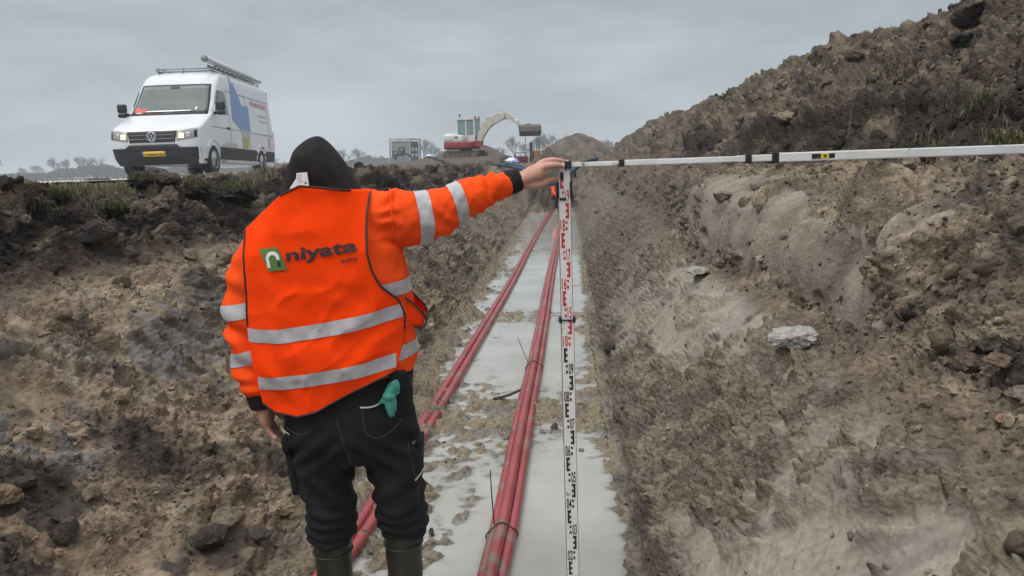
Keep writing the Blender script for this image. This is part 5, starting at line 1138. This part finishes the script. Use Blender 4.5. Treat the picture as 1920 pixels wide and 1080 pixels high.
def lump(seed,sub,flat=1.,na=.30):
    bm=bmesh.new(); bmesh.ops.create_icosphere(bm,subdivisions=sub,radius=1); V=np.array([v.co[:] for v in bm.verts]); F=np.array([[v.index for v in f.verts] for f in bm.faces]); bm.free()
    r=np.random.RandomState(seed); n=V/np.linalg.norm(V,axis=1,keepdims=True); k=np.ones(len(V))
    for q in range(11):          # chop with random planes: broken, faceted lump
        a=r.randn(3); a/=np.linalg.norm(a); h=r.uniform(.50,.9); dd=(n*k[:,None])@a; k=np.where(dd>h,k*h/np.maximum(dd,1e-3),k)
    k=k*(1+na*fbm(V[:,0]*1.9+seed,V[:,1]*1.9+V[:,2]*1.7,3,seed)+.10*pn(V[:,0]*7,V[:,2]*7+V[:,1]*5,seed+3)); V=n*k[:,None]*np.array((1,r.uniform(.7,1),flat*r.uniform(.6,.9))); return V.astype(np.float32),F
def scatter(name,N,weights,smin,smax,pw,label,cat,sub,seed,ysc=0.):
    r=np.random.RandomState(seed); wgt=weights.ravel(); cs=np.cumsum(wgt); idx=np.searchsorted(cs,r.rand(N)*cs[-1]); idx=np.clip(idx,0,len(wgt)-1)
    pr=[lump(seed+k,sub) for k in range(8)]; Pf=P.reshape(-1,3);Nf=Nn.reshape(-1,3);Cf=COLR.reshape(-1,3); Vs=[];Fs=[];Cs=[];b=0
    for q,i in enumerate(idx):
        V,F=pr[q%8]; sz=(smin*(smax/smin)**(r.rand()**pw))*(1+ysc*Pf[i,1]); A=r.randn(3,3); Q,_=np.linalg.qr(A)
        Vs.append((V@Q.T)*sz+Pf[i]+Nf[i]*sz*r.uniform(-.35,.30)); Fs.append(F+b); b+=len(V); Cs.append(np.repeat((Cf[i]*(r.uniform(.35,.6) if r.rand()<.14 else r.uniform(.80,1.30)))[None],len(V),0))
    V=np.vstack(Vs);F=np.vstack(Fs); o=mesh_obj(name,V,F,M['soil'],None,True); at=o.data.color_attributes.new('col','FLOAT_COLOR','POINT'); cc=np.ones((len(V),4),np.float32); cc[:,:3]=np.vstack(Cs); at.data.foreach_set('color',cc.ravel())
    o.data.set_sharp_from_angle(angle=rad(50)); return tag(o,label,cat,kind='stuff')
vis=(YY>1.3)&(YY<26)&(SX>-250)&(SX<2200)&(SY>-100)&(SY<1300)
base=(z_left*(1-.8*smL)+.8*z_bank+z_bench*(1-.9*cutm)+.15*z_low*(1-.85*smR)+.9*z_heap)*vis
scatter('soil_crumbs',26000,base*(YY<9),.0045,.017,1.4,'countless small soil crumbs lying on both trench banks','soil crumbs',1,300,.06)
scatter('soil_clods',2600,base*(.35+.8*z_bank+.7*z_heap),.017,.060,1.8,'loose broken clods of soil strewn over banks and spoil heap','soil clods',2,400,.05)
scatter('floor_crumbs',900,bump(TT,10.9,12.9,.15)*vis*(np.clip(patch,0,1)+.04+.6*np.exp(-((TT-11.1)/.12)**2)+.5*np.exp(-((TT-12.8)/.12)**2))*(YY<12),.006,.028,1.4,'small mud lumps along the water edge on the trench floor','mud lumps',1,500,.03)
STN=[(1492,628,92,.42,(.36,.345,.315),'pale grey flat clay slab on the right bench, largest light stone'),(1300,508,44,.6,(.33,.315,.285),'small pale grey wedge of clay below the smooth cut face'),(543,952,50,.85,(.27,.215,.145),'tan rounded lump on the floor left of the boots'),
 (432,968,62,.7,(.20,.17,.13),'grey-brown lump behind the dark clod at lower left'),(398,1008,74,.8,(.055,.045,.04),'large dark peat clod at lower left near the dark pair'),(492,1000,56,.6,(.06,.05,.043),'dark peat clod closest to the left boot'),(18,945,78,.8,(.19,.14,.09),'tan boulder of soil at the lower left border'),
 (1868,790,28,.9,(.30,.20,.145),'small pinkish round stone on the right rubble slope'),(1806,680,58,.8,(.135,.098,.075),'brown rounded clod on the right slope, left of two'),(1868,678,54,.6,(.15,.11,.08),'brown layered clod on the right slope, right of two'),
 (178,432,56,.9,(.05,.045,.043),'dark rounded peat clod left of the grassy turf lump'),(1795,18,70,.8,(.07,.06,.05),'dark jagged clod crowning the skyline of the spoil bank'),(1775,52,52,.7,(.04,.037,.037),'blackish slab tilted under the skyline clod'),(1095+500,505-410,40,.8,(.12,.098,.075),'rounded clod standing up on the sloping heap skyline'),
 (1476,216,60,.5,(.20,.165,.115),'pale tan clod half way up the big spoil bank'),(1905,745,56,1.0,(.20,.175,.15),'grey smooth clay block at the right border'),(1345,360,44,.7,(.19,.155,.12),'pale brown clod under the level staff, left one'),(1420,338,54,.6,(.18,.155,.125),'pale brown clod under the level staff, right one'),(860,430,20,.9,(.16,.15,.14),'grey lump on the far left bank under the raised sleeve'),(320,330,54,.7,(.07,.058,.048),'brown earth clod in front of the van bumper'),(285,322,60,.8,(.06,.05,.042),'tall brown clod hiding the van front wheel')]
for k,(px,py,wp,fl_,cl,lab) in enumerate(STN):
    h=hit(px,py,12 if py>60 else 30)
    if h is None: print('no hit',lab); continue
    p,n,c_,dd=h; sz=wp/1400*dd*.55; V,F=lump(700+k,4,fl_,.12); V=V*sz
    V=V+.04*sz*np.stack([pn(V[:,1]/sz*5,V[:,2]/sz*5,k),pn(V[:,0]/sz*5,V[:,2]/sz*5,k+1),pn(V[:,0]/sz*5,V[:,1]/sz*5,k+2)],1)
    o=mesh_obj('clod' if 'clod' in lab or 'lump' in lab else 'stone',V,F,M['soil']); o.location=Vector(p)+Vector(n)*sz*.18; o.rotation_euler=(random.uniform(-.2,.2),random.uniform(-.2,.2),random.uniform(0,6))
    at=o.data.color_attributes.new('col','FLOAT_COLOR','POINT'); cc=np.ones((len(V),4),np.float32); cc[:,:3]=cl; at.data.foreach_set('color',cc.ravel()); o.data.set_sharp_from_angle(angle=rad(40)); tag(o,lab,'clod' if o.name.startswith('clod') else 'stone')
gm=D.materials.new('grass_blade'); gm.use_nodes=True; t=gm.node_tree; b=t.nodes['Principled BSDF']; a=N(t,'ShaderNodeAttribute',attribute_name='col'); t.links.new(a.outputs['Color'],b.inputs['Base Color']); b.inputs['Roughness'].default_value=.6; b.inputs['Specular IOR Level'].default_value=.2
def blades(pts,lmin,lmax,wd,seed,lean=.5,dry=.35):
    r=np.random.RandomState(seed); V=[];F=[];Cc=[]
    for p in pts:
        l=r.uniform(lmin,lmax); a=r.uniform(0,6.28); ln=r.uniform(.1,1)*lean; dx,dy=math.cos(a)*ln*l,math.sin(a)*ln*l; sx,sy=-math.sin(a)*wd,math.cos(a)*wd; b=len(V)
        V+=[(p[0]-sx,p[1]-sy,p[2]-.01),(p[0]+sx,p[1]+sy,p[2]-.01),(p[0]+dx*.35-sx*.8,p[1]+dy*.35-sy*.8,p[2]+l*.6),(p[0]+dx*.35+sx*.8,p[1]+dy*.35+sy*.8,p[2]+l*.6),(p[0]+dx,p[1]+dy,p[2]+l*(1-.35*ln))]
        F+=[(b,b+1,b+3,b+2),(b+2,b+3,b+4)]; k=r.rand(); c_=np.array((.24,.205,.12))*r.uniform(.6,1) if k<dry else np.array((.080,.098,.036))*r.uniform(.6,1.5); Cc+=[c_]*5
    return V,F,Cc
def grass_obj(name,V,F,Cc,parent=None):
    o=mesh_obj(name,V,F,gm,parent,False); at=o.data.color_attributes.new('col','FLOAT_COLOR','POINT'); cc=np.ones((len(V),4),np.float32); cc[:,:3]=np.array(Cc); at.data.foreach_set('color',cc.ravel()); return o
TURF=[(213,398,62,'turf clod with bright grass fringe on the left bank edge'),(262,338,50,'turf clod with long grass before the van, nearest the bumper'),(445,362,64,'grassy turf clod just left of the black hood'),(372,356,54,'dark turf clod with a thin grass cap below the van wheels'),(118,372,50,'turf clod with dry straw-coloured grass at far left')]
for k,(px,py,wp,lab) in enumerate(TURF):
    h=hit(px,py,9)
    if h is None: print('no turf',lab); continue
    p,n,c_,dd=h; sz=wp/1400*dd*.55; e=empty('turf_clod',(p[0],p[1],p[2]+sz*.15)); tag(e,lab,'turf clod','turf clods along the left bank edge')
    V,F=lump(800+k,4,.8); V=V*sz; o=mesh_obj('soil',V,F,M['soil'],e); at=o.data.color_attributes.new('col','FLOAT_COLOR','POINT'); cc=np.ones((len(V),4),np.float32); cc[:,:3]=(.034,.028,.025); at.data.foreach_set('color',cc.ravel()); o.data.set_sharp_from_angle(angle=rad(45))
    top=V[V[:,2]>sz*.22]; r=np.random.RandomState(k); pts=top[r.randint(0,len(top),420)]+r.randn(420,3)*sz*.03
    grass_obj('grass',*blades(pts,sz*.25,sz*.62,.0022,900+k,1.1,.22),e)
# grass growing on field edge and heap: one uncountable object
r=np.random.RandomState(77); pts=[]
wt=(bump(TT,3.0,5.2,.5)*sstep(-.1,.25,pn(X0*.9,YY*.5,95))*(YY<30)*(YY>3)).ravel(); cs=np.cumsum(wt); ii=np.searchsorted(cs,r.rand(15000)*cs[-1]); pts=list(P.reshape(-1,3)[ii]+r.randn(len(ii),3)*np.array((.03,.05,.0)))
V1=blades(pts,.04,.12,.0030,950,1.0,.55)
pts=[]
for px,py,rx,ry,n_ in((1430,268,34,14,160),(1835,205,60,34,300),(1880,262,40,14,300),(1715,262,55,12,120),(1190,405,14,6,60),(200,395,40,14,120),(60,385,50,16,200),(1560,290,60,10,90)):
    for q in range(n_):
        h=hit(px+r.randn()*rx*.5,py+r.randn()*ry*.5,5)
        if h is not None: pts.append(h[0])
V2=blades(pts,.025,.065,.0020,951,1.7,.5)
o=grass_obj('grass',V1[0]+V2[0],V1[1]+[tuple(i+len(V1[0]) for i in f) for f in V2[1]],V1[2]+V2[2]); tag(o,'thin winter grass on the field edge and spoil bank','grass',kind='stuff')

# ------------------------------------------------------------------ haze
hz=MB().box((0,350,8),(1700,1100,20)).build('haze',None); hz.data.materials.clear()
hm=D.materials.new('haze'); hm.use_nodes=True; t=hm.node_tree; t.nodes.clear(); ho=N(t,'ShaderNodeOutputMaterial'); hv=N(t,'ShaderNodeVolumePrincipled'); hv.inputs['Density'].default_value=.0016; hv.inputs['Color'].default_value=(.80,.86,.92,1); t.links.new(hv.outputs[0],ho.inputs['Volume']); hz.data.materials.append(hm); tag(hz,'thin grey winter haze over the whole field','haze',kind='stuff')
